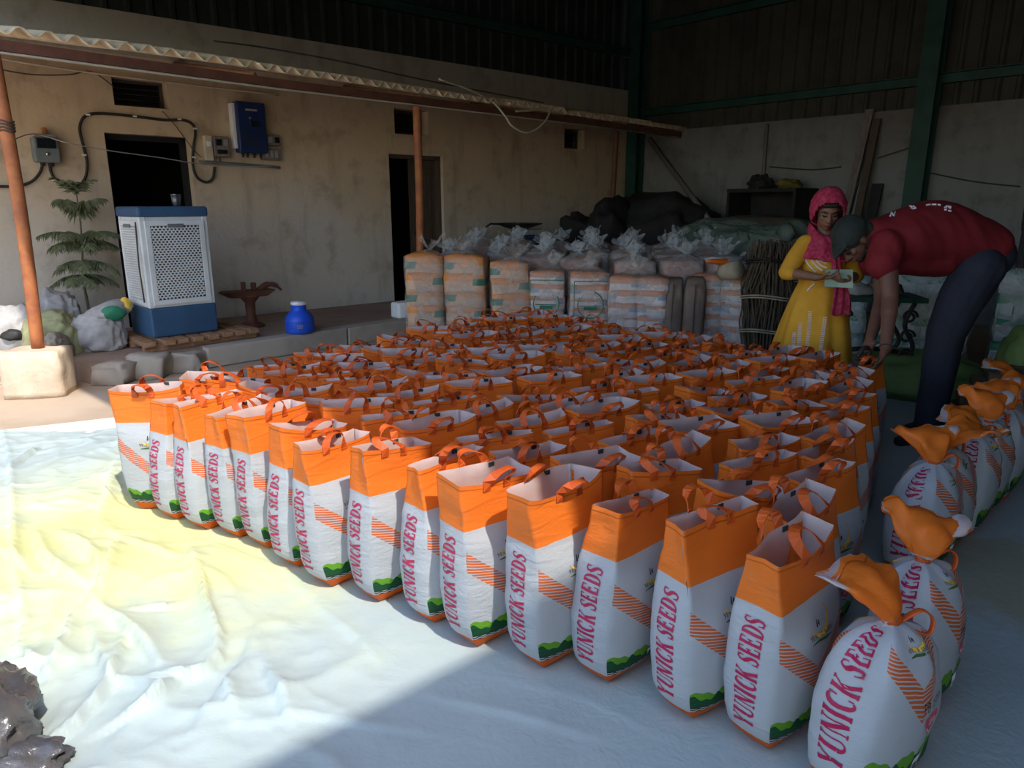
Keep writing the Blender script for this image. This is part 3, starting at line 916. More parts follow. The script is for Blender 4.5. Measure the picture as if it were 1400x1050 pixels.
# the white strip of a second sheet showing past its far hem
q = [(-3.9, 3.86), (-2.35, 4.20 + 0.33), (-1.3, 4.62), (-0.4, 4.75), (-0.4, 4.3), (-2.3, 4.0), (-3.9, 3.6)]
mb = MB()
far = [(-3.95, 3.97), (-3.2, 4.13), (-2.85, 4.30), (-2.55, 4.45), (-2.2, 4.52), (-1.6, 4.62), (-0.9, 4.75)]
for (x, y) in far: mb.v.append((x, y, 0.004 + 0.004 * random.random()))
for (x, y) in far: mb.v.append((x + 0.05, y - 0.35, 0.0035))
nf = len(far)
mb.f = [(i + nf, i + nf + 1, i + 1, i) for i in range(nf - 1)]; mb.m = [0] * (nf - 1)
o = mb.build('under_sheet', M['ink_white'])
sd = o.modifiers.new('thick', 'SOLIDIFY'); sd.thickness = 0.002; sd.offset = -1
tag(o, 'narrow white sheet edge showing beyond the far hem of the tarpaulin', 'sheet')
# ------------------------------------------------------------------ seed bags
# heavy stencil capitals as thick / thin strokes (x right, y up, cap height 1)
def arc(cx, cy, rx, ry, a0, a1, n=9):
    return [(cx + rx * math.cos(math.radians(a0 + (a1 - a0) * i / n)), cy + ry * math.sin(math.radians(a0 + (a1 - a0) * i / n))) for i in range(n + 1)]
TH, TN = 0.225, 0.075
GLYPH = {
    'Y': (0.78, [([(0.10, 0.97), (0.38, 0.46)], TH), ([(0.70, 0.97), (0.46, 0.50)], TN), ([(0.42, 0.44), (0.36, 0.03)], TH), ([(0.0, 0.97), (0.26, 0.97)], TN), ([(0.58, 0.97), (0.80, 0.97)], TN), ([(0.22, 0.03), (0.52, 0.03)], TN)]),
    'U': (0.78, [([(0.17, 0.97), (0.17, 0.30)], TH), (arc(0.40, 0.28, 0.24, 0.25, 180, 360), [TH, TH, 0.18, 0.14, 0.1, TN, TN, TN, TN, TN]), ([(0.64, 0.28), (0.64, 0.97)], TN), ([(0.03, 0.97), (0.32, 0.97)], TN), ([(0.52, 0.97), (0.76, 0.97)], TN)]),
    'N': (0.82, [([(0.13, 0.03), (0.13, 0.97)], TN), ([(0.17, 0.95), (0.64, 0.05)], TH), ([(0.69, 0.03), (0.69, 0.97)], TN), ([(0.02, 0.03), (0.26, 0.03)], TN), ([(0.57, 0.97), (0.82, 0.97)], TN), ([(0.0, 0.97), (0.16, 0.97)], TN)]),
    'I': (0.40, [([(0.19, 0.97), (0.19, 0.03)], TH), ([(0.04, 0.97), (0.34, 0.97)], TN), ([(0.04, 0.03), (0.34, 0.03)], TN)]),
    'C': (0.70, [(arc(0.40, 0.5, 0.29, 0.46, 60, 300, 12), [TN, 0.09, 0.13, 0.17, TH, TH, TH, TH, TH, 0.17, 0.13, 0.09, TN]), ([(0.60, 0.95), (0.60, 0.66)], TN), ([(0.60, 0.10), (0.60, 0.28)], TN)]),
    'K': (0.80, [([(0.17, 0.97), (0.17, 0.03)], TH), ([(0.66, 0.97), (0.30, 0.50)], TN), ([(0.38, 0.58), (0.66, 0.03)], TH), ([(0.03, 0.97), (0.31, 0.97)], TN), ([(0.03, 0.03), (0.31, 0.03)], TN), ([(0.52, 0.97), (0.76, 0.97)], TN), ([(0.52, 0.03), (0.80, 0.03)], TN)]),
    'S': (0.62, [([(0.52, 0.84), (0.42, 0.95), (0.27, 0.95), (0.14, 0.84), (0.13, 0.68), (0.25, 0.56), (0.40, 0.46), (0.49, 0.33), (0.47, 0.16), (0.35, 0.05), (0.20, 0.05), (0.09, 0.16)], [TN, TN, TN, 0.13, TH, TH, TH, TH, 0.16, 0.1, TN, TN]), ([(0.53, 0.98), (0.53, 0.70)], TN), ([(0.07, 0.30), (0.07, 0.02)], TN)]),
    'E': (0.66, [([(0.17, 0.97), (0.17, 0.03)], TH), ([(0.03, 0.96), (0.56, 0.96)], TN), ([(0.2, 0.51), (0.44, 0.51)], TN), ([(0.03, 0.04), (0.58, 0.04)], TN), ([(0.55, 0.97), (0.55, 0.74)], TN), ([(0.57, 0.03), (0.57, 0.27)], TN), ([(0.44, 0.62), (0.44, 0.40)], TN)]),
    'D': (0.78, [([(0.17, 0.97), (0.17, 0.03)], TH), (arc(0.30, 0.5, 0.35, 0.46, 88, -88, 12), [TN, TN, 0.1, 0.15, 0.19, TH, TH, TH, 0.19, 0.15, 0.1, TN, TN]), ([(0.03, 0.96), (0.32, 0.96)], TN), ([(0.03, 0.04), (0.32, 0.04)], TN)]),
}
w_ = 0.13
PLAIN = {
    'P': (0.62, [([(0.1, 0), (0.1, 1)], w_), ([(0.1, 0.94), (0.38, 0.94)], w_), (arc(0.36, 0.72, 0.17, 0.22, 90, -90, 6), w_), ([(0.38, 0.5), (0.1, 0.5)], w_)]),
    'B': (0.64, [([(0.1, 0), (0.1, 1)], w_), ([(0.1, 0.94), (0.36, 0.94)], w_), (arc(0.36, 0.73, 0.16, 0.21, 90, -90, 6), w_), ([(0.1, 0.52), (0.38, 0.52)], w_), (arc(0.36, 0.29, 0.19, 0.23, 90, -90, 6), w_), ([(0.36, 0.06), (0.1, 0.06)], w_)]),
    '-': (0.4, [([(0.05, 0.45), (0.32, 0.45)], w_)]),
    '1': (0.42, [([(0.22, 0), (0.22, 1)], w_), ([(0.22, 0.94), (0.06, 0.8)], w_)]),
    '5': (0.6, [([(0.48, 0.94), (0.12, 0.94), (0.10, 0.56), (0.3, 0.60)], w_), (arc(0.28, 0.32, 0.2, 0.28, 80, -150, 8), w_)]),
    '0': (0.62, [(arc(0.29, 0.5, 0.2, 0.44, 0, 360, 16), w_)]),
    '9': (0.62, [(arc(0.29, 0.69, 0.19, 0.25, 0, 360, 12), w_), ([(0.48, 0.7), (0.45, 0.3), (0.3, 0.06), (0.14, 0.06)], w_)]),
    'k': (0.5, [([(0.1, 0), (0.1, 0.9)], w_), ([(0.42, 0.6), (0.12, 0.3)], w_), ([(0.22, 0.36), (0.44, 0)], w_)]),
    'g': (0.5, [(arc(0.25, 0.32, 0.16, 0.26, 0, 360, 10), w_), ([(0.42, 0.6), (0.42, -0.1), (0.3, -0.24), (0.1, -0.18)], w_)]),
}
def strokes(text, font, gap=0.10, space=0.35):
    x = 0; out = []
    for ch in text:
        if ch == ' ': x += space; continue
        wd, st = font[ch]
        for pts, w in st:
            ws = w if isinstance(w, (list, tuple)) else [w] * len(pts)
            # resample long strokes so that they follow the cloth
            P2, W2 = [], []
            for i in range(len(pts) - 1):
                (ax, ay), (bx, by) = pts[i], pts[i + 1]
                n = max(1, int(math.hypot(bx - ax, by - ay) / 0.22))
                for k in range(n):
                    t = k / n
                    P2.append((x + ax + (bx - ax) * t, ay + (by - ay) * t)); W2.append(ws[i] + (ws[i + 1] - ws[i]) * t)
            P2.append((x + pts[-1][0], pts[-1][1])); W2.append(ws[-1])
            out.append((P2, W2))
        x += wd + gap
    return out, x - gap
def stroke_quads(P2, W2):
    L, R = [], []
    for i, (px, py) in enumerate(P2):
        a = P2[max(i - 1, 0)]; b = P2[min(i + 1, len(P2) - 1)]
        dx, dy = b[0] - a[0], b[1] - a[1]; l = math.hypot(dx, dy) or 1
        nx, ny = -dy / l, dx / l
        L.append((px + nx * W2[i] / 2, py + ny * W2[i] / 2)); R.append((px - nx * W2[i] / 2, py - ny * W2[i] / 2))
    return L, R

BW, BG, BH = 0.282, 0.135, 0.55       # panel width, gusset width, standing height

class BagShape:
    def __init__(self, seed, tied=False):
        r = random.Random(seed)
        self.r = r; self.seed = seed; self.tied = tied
        self.lean = (r.uniform(-0.032, 0.032), r.uniform(-0.028, 0.028))
        self.fill = r.uniform(0.62, 0.70)
        a_, b_ = r.uniform(-0.045, 0.02), r.uniform(-0.045, 0.02)
        self.rimz = [a_ + r.uniform(-0.012, 0.008), b_ + r.uniform(-0.012, 0.008), b_ + r.uniform(-0.008, 0.008), a_ + r.uniform(-0.008, 0.008)]
        self.pinch = r.uniform(0.02, 0.46)
        self.rimxy = [(r.uniform(-0.018, 0.014), r.uniform(-0.012, 0.012)) for _ in range(4)]
        self.crease = (r.uniform(-0.006, 0.016), r.uniform(-0.006, 0.016))
        self.open = (r.uniform(-0.010, 0.028), r.uniform(-0.010, 0.024))
        self.fat = r.uniform(0.85, 1.15)
        self.sag = (r.uniform(-0.004, 0.018), r.uniform(-0.004, 0.012))
        self.twist = r.uniform(-0.10, 0.10)
        self.wave = [(r.uniform(-0.008, 0.008), r.uniform(0, 6.28)) for _ in range(4)]
        self.flop = (r.uniform(-0.09, 0.09), r.uniform(-0.09, 0.09))
        self.h = BH * r.uniform(0.96, 1.03)
        self.nk = r.uniform(0.70, 0.74)
        self.fl = r.uniform(0, 6.28); self.fd = r.uniform(0.12, 0.18)
    def pos(self, face, s, v):
        p = self._shape(face, s, v)
        if self.tied and v > self.nk:
            q = (v - self.nk) / (1 - self.nk)
            c_ = Vector((p.x * 20 + self.seed, p.y * 20, p.z * 20))
            p = p + Vector((mnoise.noise(c_), mnoise.noise(c_ + Vector((5, 1, 2))), mnoise.noise(c_ + Vector((2, 8, 1))))) * 0.030 * q
        k = 0.0045 * mnoise.noise(Vector((p.x * 9, p.y * 9, p.z * 22 + self.seed * 5))) + 0.003 * mnoise.noise(Vector((p.x * 22, p.y * 22, p.z * 30 + self.seed)))
        n = ((0, -1), (1, 0), (0, 1), (-1, 0))[face]
        return p + Vector((n[0] * k, n[1] * k, 0))
    def _corners(self, v):
        t = max(0.0, (v - 0.6) / 0.4); t = t * t * (3 - 2 * t)
        sc = float(np.interp(v, [0, 0.03, 0.08, 0.16, 0.34, 0.55, 0.72, 1.0], [0.70, 0.80, 0.91, 0.99, 1.05, 1.02, 0.985, 0.98]))
        c = []
        for i, (sx, sy) in enumerate(((-1, -1), (1, -1), (1, 1), (-1, 1))):
            x = sx * BW / 2 * sc + self.rimxy[i][0] * t
            y = sy * BG / 2 * sc * (1 - (self.pinch * t if not self.tied else 0)) + self.rimxy[i][1] * t
            c.append(Vector((x, y)))
        return c
    def _shape(self, face, s, v):
        c = self._corners(v)
        a, b = c[face], c[(face + 1) % 4]
        p = a.lerp(b, s)
        n = Vector(((0, -1), (1, 0), (0, 1), (-1, 0))[face])
        prof = max(0.0, 1 - (2 * s - 1) ** 2) ** 0.75
        full = min(1, v / 0.12) ** 0.7 * (1 - max(0, min(1, (v - self.fill + 0.12) / 0.2)))
        t = max(0.0, (v - self.fill) / (1 - self.fill)); t = min(1, t)
        if face in (0, 2):
            p = p + n * (0.030 * self.fat * full * prof + self.open[face // 2] * t * prof + self.wave[face][0] * t * math.sin(6.28 * 1.5 * s + self.wave[face][1]))
        else:
            p = p + n * (0.020 * self.fat * full * prof - self.crease[face // 2] * min(1, t * 1.6) * (1 - abs(2 * s - 1)))
        tz = max(0.0, (v - 0.5) / 0.5) ** 1.5
        dz = self.rimz[face] * (1 - s) + self.rimz[(face + 1) % 4] * s
        if face in (0, 2): dz -= self.sag[face // 2] * prof * max(0, t)
        z = v * self.h + dz * tz
        th = self.twist * v
        x, y = p.x * math.cos(th) - p.y * math.sin(th), p.x * math.sin(th) + p.y * math.cos(th)
        if not self.tied:
            return Vector((x + self.lean[0] * v ** 1.3, y + self.lean[1] * v ** 1.3, z))
        # tied: round plump body drawn into a neck, the free top flopping over
        ang = math.atan2(p.y / BG, p.x / BW)
        ex, ey = 0.142 * math.cos(ang), 0.118 * math.sin(ang)
        rnd = max(0, min(1, (v - 0.05) / 0.35)) * 0.6
        x0_, y0_ = x * (1 - rnd) + ex * rnd, y * (1 - rnd) + ey * rnd
        nk = self.nk
        zb = 0.60 * self.h
        if v < nk:
            q = v / nk
            k = max(0.0, 1 - max(0, (q - 0.36) / 0.64) ** 1.75) ** 0.8 * 0.88 + 0.12
            pleat = 1 + 0.16 * max(0, (q - 0.5) / 0.5) * math.cos(8 * ang + self.seed) + 0.05 * mnoise.noise(Vector((x0_ * 18, y0_ * 18, q * 5 + self.seed)))
            return Vector((x0_ * k * pleat + self.lean[0] * q, y0_ * k * pleat + self.lean[1] * q, 0.43 * math.sin(q * math.pi / 2 * 0.94) ** 1.08))
        q = (v - nk) / (1 - nk)
        # the free top: a flattened pleated fan that rises from the knot and folds over to one side
        fx, fy = math.cos(self.fl), math.sin(self.fl)
        wid = 0.018 + 0.084 * min(1, q * 1.5) ** 0.8
        thk = 0.014 + 0.026 * math.sin(math.pi * min(1, q * 1.1))
        a_ = math.cos(ang); b_ = math.sin(ang)
        crump = 0.010 * math.sin(5 * ang + self.seed + 5 * q) * q
        side_ = a_ * wid * (1 + 0.12 * math.sin(3 * ang + self.seed))
        deep = b_ * thk + crump
        out = self.fd * (q ** 1.35)
        rise = 0.085 * math.sin(min(1.0, q * 0.95) * 2.15)
        zz = 0.43 * math.sin(math.pi / 2 * 0.94) ** 1.08 + rise + 0.02 * a_ * q * math.sin(self.seed) - deep * 0.5 * q + 0.012 * math.sin(2.2 * ang + self.seed) * q
        return Vector((self.lean[0] + fx * (out + deep * (1 - 0.5 * q)) + fy * side_, self.lean[1] + fy * (out + deep * (1 - 0.5 * q)) - fx * side_, zz))
    def nrm(self, face, s, v):
        e = 0.004
        a = self._shape(face, min(s + e, 1), v) - self._shape(face, max(s - e, 0), v)
        b = self._shape(face, s, min(v + e, 1)) - self._shape(face, s, max(v - e, 0))
        n = a.cross(b)
        return n.normalized() if n.length > 1e-9 else Vector((0, 0, 1))

S_P = [0, 0.035, 0.12, 0.25, 0.38, 0.5, 0.62, 0.75, 0.88, 0.965]
S_G = [0, 0.07, 0.25, 0.42, 0.5, 0.58, 0.75, 0.93]
V_O = [0, 0.02, 0.05, 0.09] + [0.09 + 0.04 * i for i in range(1, 15)] + [0.69, 0.735, 0.78, 0.82, 0.86, 0.90, 0.94, 0.97, 1.0]
V_T = [0, 0.02, 0.05, 0.09] + [0.09 + 0.035 * i for i in range(1, 14)] + [0.58 + 0.02 * i for i in range(22)]

def bag_body(sh, name, inner=True):
    mb = MB(); uvs = []
    V_ = V_T if sh.tied else V_O
    ring = [(f, s) for f in range(4) for s in (S_P if f in (0, 2) else S_G)]
    n = len(ring)
    for v in V_:
        for f, s in ring: mb.v.append(tuple(sh.pos(f, s, v)))
    def uvof(k, v, last=False):
        f, s = ring[k % n]
        if last: s = 1.0; f = ring[k - 1][0]
        return ((s if f in (0, 2) else 2 + s), v)
    for j in range(len(V_) - 1):
        for k in range(n):
            k2 = (k + 1) % n
            wrap = ring[k2][0] != ring[k][0]
            mb.f.append((j*n + k, j*n + k2, (j+1)*n + k2, (j+1)*n + k)); mb.m.append(0)
            f = ring[k][0]; s0 = ring[k][1]; s1 = 1.0 if wrap else ring[k2][1]
            o_ = 0 if f in (0, 2) else 2
            uvs += [(o_ + s0, V_[j]), (o_ + s1, V_[j]), (o_ + s1, V_[j+1]), (o_ + s0, V_[j+1])]
    # base: folded and tucked
    cz = len(mb.v); mb.v.append((0, 0, 0.004))
    for k in range(n):
        mb.f.append((cz, (k + 1) % n, k)); mb.m.append(0); uvs += [(0.5, 0.01)] * 3
    # inner liner from the rim down to the grain
    depth = [1.0, 0.985, 0.95, 0.9, 0.84, 0.76, 0.68, 0.62] if not sh.tied else [1.0, 0.97, 0.93, 0.88, 0.84, 0.80]
    b0 = len(mb.v)
    for i, v in enumerate(depth):
        for f, s in ring:
            p = sh.pos(f, s, v)
            nn = sh.nrm(f, min(max(s, 0.01), 0.99), v)
            mb.v.append(tuple(p - nn * (0.0 if i == 0 else 0.003 if i == 1 else 0.0065)))
    for j in range(len(depth) - 1):
        for k in range(n):
            k2 = (k + 1) % n
            mb.f.append((b0 + j*n + k, b0 + j*n + k2, b0 + (j+1)*n + k2, b0 + (j+1)*n + k)); mb.m.append(1); uvs += [(0, 0)] * 4
    c = len(mb.v); L = b0 + (len(depth) - 1) * n
    mid = sum((Vector(mb.v[L + k]) for k in range(n)), Vector()) / n
    mb.v.append(tuple(mid + Vector((0, 0, 0.015))))
    for k in range(n):
        mb.f.append((c, L + k, L + (k + 1) % n)); mb.m.append(2); uvs += [(0, 0)] * 3
    mb.uv = uvs
    return mb

def bag_print_mesh(sh):
    mb = MB()
    off = 0.0018
    def put(face, pts, faces, mi):
        vs_ = [sh.pos(face, s, v) + sh.nrm(face, min(max(s, 0.02), 0.98), v) * off for s, v in pts]
        mb.add(vs_, faces, mi)
    def text(face, string, font, s0, v0, ds, dv, up=False, mi=0, gap=0.1):
        st, wd = strokes(string, font, gap)
        for P2, W2 in st:
            L, R = stroke_quads(P2, W2)
            pts = []
            for a, b in zip(L, R):
                for (gx, gy) in (a, b):
                    if up: pts.append((s0 - gy * ds, v0 + gx * dv))
                    else: pts.append((s0 + gx * ds, v0 + gy * dv))
            put(face, pts, [(2*i, 2*i+1, 2*i+3, 2*i+2) for i in range(len(L) - 1)], mi)
        return wd
    def strip(face, P2, W2, mi, fs, fv):
        L, R = stroke_quads(P2, W2)
        pts = []
        for a, b in zip(L, R): pts += [(fs(a), fv(a)), (fs(b), fv(b))]
        put(face, pts, [(2*i, 2*i+1, 2*i+3, 2*i+2) for i in range(len(L) - 1)], mi)
    for gface in (1, 3):
        _, wd = strokes('YUNICK SEEDS', GLYPH, 0.085, 0.42)
        text(gface, 'YUNICK SEEDS', GLYPH, 0.72, 0.135, 0.42, 0.55 / wd, up=True, mi=0, gap=0.085)
    for pface in (0, 2):
        # small name with a swoosh, and the crescent above it
        _, wd = strokes('YUNICK SEEDS', GLYPH, 0.1, 0.4)
        text(pface, 'YUNICK SEEDS', GLYPH, 0.345, 0.555, 0.36 / wd, 0.020, mi=1)
        strip(pface, [(0.36, 0.535), (0.46, 0.541), (0.56, 0.541), (0.70, 0.534)], [0.004, 0.012, 0.014, 0.003], 2, lambda a: a[0], lambda a: a[1])
        cr = [(0.5 + 0.16 * math.cos(math.radians(t)), 0.648 + 0.075 * math.sin(math.radians(t)) - 0.01) for t in range(-150, 41, 19)]
        strip(pface, cr, [0.002 + 0.022 * math.sin(math.pi * i / (len(cr) - 1)) for i in range(len(cr))], 3, lambda a: a[0], lambda a: a[1])
        strip(pface, [(0.47, 0.60), (0.475, 0.635)], [0.02, 0.012], 1, lambda a: a[0], lambda a: a[1])
        strip(pface, [(0.50, 0.605), (0.51, 0.625)], [0.03, 0.018], 1, lambda a: a[0], lambda a: a[1])
        # variety and weight on the right half
        _, wd = strokes('PB-1509', PLAIN, 0.1)
        text(pface, 'PB-1509', PLAIN, 0.50, 0.318, 0.34 / wd, 0.034, mi=1)
        n = 8; top = [(0.545 + 0.25 * i / n, 0.296) for i in range(n + 1)]
        low = [(0.545 + 0.25 * i / n, 0.296 - 0.018 - 0.052 * math.sin(math.pi * i / n)) for i in range(n + 1)]
        put(pface, top + low, [(i, n + 1 + i, n + 2 + i, i + 1) for i in range(n)], 4)
        off = 0.0026
        strip(pface, [(0.575, 0.262), (0.62, 0.244), (0.67, 0.238), (0.72, 0.244), (0.765, 0.262)], 5 * [0.007], 5, lambda a: a[0], lambda a: a[1])
        text(pface, '10 kg', PLAIN, 0.60, 0.266, 0.052, 0.024, mi=5)
        # a pale cow in the landscape, drawn as the bag shows it
        strip(pface, [(0.50, 0.158), (0.56, 0.160), (0.61, 0.156), (0.635, 0.166)], [0.020, 0.024, 0.020, 0.010], 5, lambda a: a[0], lambda a: a[1])
        for lx in (0.512, 0.53, 0.59, 0.605): strip(pface, [(lx, 0.153), (lx + 0.002, 0.128)], [0.008, 0.006], 5, lambda a: a[0], lambda a: a[1])
        off = 0.0018
    return mb

def bag_handle(sh, face):
    r = sh.r
    mb = MB()
    a0 = r.uniform(0.28, 0.38); a1 = a0 + r.uniform(0.22, 0.32)
    H_ = r.uniform(0.022, 0.052); flop = r.uniform(-0.055, 0.04); skew = r.uniform(-0.04, 0.04)
    n = sh.nrm(face, 0.5, 0.95)
    pL, pR = sh.pos(face, a0, 0.955), sh.pos(face, a1, 0.955)
    tL, tR = sh.pos(face, a0, 1.0), sh.pos(face, a1, 1.0)
    o_ = n * 0.004
    path = [pL + o_, tL + o_ + Vector((0, 0, 0.004))]
    side = (tR - tL).normalized()
    for i in range(1, 9):
        t = i / 9
        lift = math.sin(math.pi * t) ** 0.75
        path.append(tL.lerp(tR, 0.5 - 0.5 * math.cos(math.pi * t) * 1.0) + o_ + Vector((0, 0, 0.004 + H_ * lift)) + n * flop * lift + side * skew * lift)
    path += [tR + o_ + Vector((0, 0, 0.004)), pR + o_]
    # flat tape, broad side across the bag's thickness at the top, flat to the panel at the ends
    wdt = 0.027
    rows = []
    for i, p in enumerate(path):
        tg = (path[min(i + 1, len(path) - 1)] - path[max(i - 1, 0)]).normalized()
        k = math.sin(math.pi * i / (len(path) - 1))
        wv = (n * k + side * (1 - k) * (1 if i < len(path) / 2 else -1))
        wv = (wv - tg * wv.dot(tg)).normalized()
        th = tg.cross(wv).normalized() * 0.0012
        rows.append([p + wv * wdt / 2 + th, p - wv * wdt / 2 + th, p - wv * wdt / 2 - th, p + wv * wdt / 2 - th])
    vs_ = [q for rw in rows for q in rw]
    fs = []
    for i in range(len(rows) - 1):
        for k in range(4):
            k2 = (k + 1) % 4
            fs.append((i*4 + k, i*4 + k2, (i+1)*4 + k2, (i+1)*4 + k))
    fs += [(3, 2, 1, 0), tuple((len(rows) - 1) * 4 + k for k in range(4))]
    mb.add(vs_, fs)
    return mb

GRP = None
PRINT_MATS = None
def make_bag(seed, tied=False):
    sh = BagShape(seed, tied)
    root = empty('seed_bag', 'seed bag', 'bag')
    bag_body(sh, 'body').build('body', [M['bag'], M['liner'], M['grain'] if not tied else M['liner']], root, smooth=True)
    bag_print_mesh(sh).build('printed_lettering', [M['crimson'], M['ink'], M['ink_green'], M['ink_yellow'], M['ink_pink'], M['ink_white']], root)['kind'] = 'stuff'
    if not tied:
        for f in (0, 2): bag_handle(sh, f).build('handle', M['handle'], root)
        # sewn black tag inside the back rim
        a = sh.pos(2, 0.30, 0.985) - sh.nrm(2, 0.3, 0.98) * 0.006
        mb = MB(); mb.box(tuple(a), (0.022, 0.003, 0.014)); mb.build('black_tab', M['ink'], root)
    else:
        nk = sh.pos(0, 0.5, sh.nk); c = Vector((sh.lean[0], sh.lean[1], nk.z))
        mb = MB()
        for k in range(3):
            mb.tube([c + Vector((0.022 * math.cos(t), 0.017 * math.sin(t), 0.006 * k - 0.006 + 0.004 * math.sin(2 * t + k))) for t in np.linspace(0, 2 * math.pi, 15)], 0.0045, 5, cap=False)
        mb.build('tie_string', M['handle'], root, smooth=True)
        # loop of handle tape caught outside the knot
        mb = MB()
        loop = [c + Vector((0.018, -0.012, 0.0)), c + Vector((0.05, -0.035, 0.028)), c + Vector((0.075, -0.05, 0.005)), c + Vector((0.06, -0.05, -0.028)), c + Vector((0.022, -0.015, -0.008))]
        mb.tube(catmull(loop, 5), 0.010, 6, flat=0.25)
        mb.build('handle', M['handle'], root, smooth=True)
    return root

OPEN = [make_bag(100 + i) for i in range(10)]
used = [False] * len(OPEN)
def place_open(i, loc, rz, label):
    if not used[i]:
        used[i] = True
        r = OPEN[i]; r.location = loc; r.rotation_euler = (0, 0, rz); r['label'] = label
        return r
    return copy_tree(OPEN[i], loc, rz, label)

NR, NCOL = 10, 14
Dc = Vector((0.02, 5.36, 0)); Cc = Vector((1.80, 3.58, 0))
rr = random.Random(5)
ROWA = [2, 52, 56, 54, 50, 52, 49, 44, 44, 42, 40, 42, 36, 37]
row0 = []
for (x, y), a in zip(ROW0, ROWA):
    a = math.radians(max(a, 20)); hx, hy = BW * 0.42, BG * 0.42
    row0.append(Vector((x + hx * math.cos(a) - hy * math.sin(a), y + hx * math.sin(a) + hy * math.cos(a), 0)))
for r in range(NR):
    t = r / (NR - 1)
    for c in range(NCOL):
        back = Dc.lerp(Cc, c / (NCOL - 1))
        p = row0[c].lerp(back, t)
        ang = 11 + 22 * (c / (NCOL - 1)) + rr.uniform(-9, 9)
        jx, jy = rr.uniform(-0.012, 0.012), rr.uniform(-0.012, 0.012)
        if r == 0:
            jx = jy = 0
            ang = ROWA[c]
        i = (c * 3 + r * 7 + (r * c) % 5) % len(OPEN)
        if r == 0:
            lb = 'open white seed bag with orange top, %s from the left in the front row' % ordinal(c + 1)
            if c == 0: lb = 'open seed bag at the left end of the front row, its printed panel facing out'
        else:
            lb = 'open orange-topped seed bag, %s from the left in the %s row from the front' % (ordinal(c + 1), ordinal(r + 1))
        b = place_open(i, (p.x + jx, p.y + jy, 0.012), math.radians(ang), lb)
        b['group'] = 'open seed bags standing in rows'

TIED = [make_bag(300 + i, True) for i in range(4)]
tused = [False] * len(TIED)
spots = [
    (0, 0.845, 1.425, 30, (0.0, 0.0), 'tied seed bag nearest the viewer at the right corner of the field'),
    (1, 1.095, 1.70, 38, (0.0, 0.02), 'tied seed bag with a large orange flap, just behind the nearest tied one'),
    (2, 1.54, 2.46, 35, (-0.12, 0.05), 'third tied seed bag back along the right edge, leaning left'),
    (3, 1.75, 2.66, 42, (-0.16, 0.03), 'fourth tied seed bag back along the right edge'),
    (0, 1.95, 2.84, 47, (-0.20, 0.02), 'fifth tied seed bag back along the right edge'),
    (1, 2.14, 3.02, 44, (-0.18, 0.04), 'sixth tied seed bag back along the right edge'),
    (2, 2.32, 3.20, 50, (-0.20, 0.04), 'seventh tied seed bag back along the right edge'),
    (3, 2.49, 3.43, 46, (-0.16, 0.02), 'eighth tied seed bag back along the right edge, near the worker'),
    (0, 2.66, 3.70, 52, (-0.10, 0.02), 'farthest tied seed bag on the right edge, its orange tip upright'),
]
for i, x, y, a, tl, lb in spots:
    if not tused[i]:
        tused[i] = True; b = TIED[i]; b['label'] = lb
    else:
        b = copy_tree(TIED[i], (0, 0, 0), 0, lb)
    b.location = (x, y, 0.014)
    b.rotation_euler = (tl[1], tl[0], math.radians(a))
    b['group'] = 'tied seed bags along the right edge'
# ------------------------------------------------------------------ things on the porch
def wpath(px, o=0.03, r=0.012, mat='black', n=5, sides=8):
    return MB().tube(catmull([wall_px(u, v, o) for u, v in px], n), r, sides)

# grey electricity meter box with its cable tails
c = wall_px(62, 202, 0.06)
root = empty('meter_box', 'grey electricity meter box on the wall left of the first doorway', 'meter box', tuple(c), A_W * 0)
def on_wall(root):
    root.rotation_euler = (0, 0, math.atan2(WD.y, WD.x))
on_wall(root)
mb = MB(); mb.box((0, 0, -0.02), (0.205, 0.11, 0.215)); mb.build('box_body', M['grey_box'], root, bevel=0.018)
mb = MB(); mb.box((0, -0.062, 0.035), (0.15, 0.014, 0.085)); mb.build('meter_window', M['display'], root, bevel=0.006)
mb = MB(); mb.box((0.005, -0.058, 0.10), (0.17, 0.02, 0.022)); mb.build('lid_edge', M['grey_box'], root, bevel=0.005)
mb = MB(); mb.lathe([(0.0, 0), (0.016, 0.002), (0.016, 0.014), (0.008, 0.02), (0, 0.02)], (0, 0, 0), 10, M=Matrix.Translation((0.0, -0.056, -0.055)) @ Matrix.Rotation(math.pi / 2, 4, 'X')); mb.build('seal_screw', M['steel'], root, smooth=True)
mb = MB(); mb.box((0.01, 0.02, 0.125), (0.035, 0.05, 0.09)); mb.build('brick_wedge', M['rust_orange'], root, bevel=0.006)
for dx in (-0.04, 0.03):
    mb = MB(); mb.lathe([(0.019, -0.155), (0.019, -0.13), (0.024, -0.128), (0.024, -0.115)], (dx, 0, 0), 10); mb.build('cable_gland', M['black'], root, smooth=True)

# black armoured cables clipped along the wall
def cable(px, label, clips=(), r=0.013, name='wall_cable', mat='black', o=0.03, cat='cable'):
    root = empty(name, label, cat, wall_px(*px[0], o))
    relocal(wpath(px, o, r).build('cable_run', M[mat], smooth=True), root)
    for (u, v) in clips:
        p = wall_px(u, v, o + 0.004); mb = MB(); mb.box((0, 0, 0), (0.035, 0.02, 0.016), Matrix.Translation(p) @ Matrix.Rotation(math.atan2(WD.y, WD.x), 4, 'Z'))
        relocal(mb.build('cable_clip', M['clip']), root)
    return root
cable([(68, 221), (70, 236), (80, 250), (96, 258), (108, 254), (117, 242), (119, 222), (114, 200), (109, 178), (112, 164), (120, 157), (140, 155), (184, 159), (225, 164), (249, 164), (263, 170), (267, 182), (264, 205), (264, 228), (270, 243), (282, 249), (291, 243), (293, 228)],
      'thick black cable looping from the grey meter box over the first doorway', ((75, 246), (115, 212), (120, 157), (184, 159), (245, 163), (267, 176), (265, 215)))
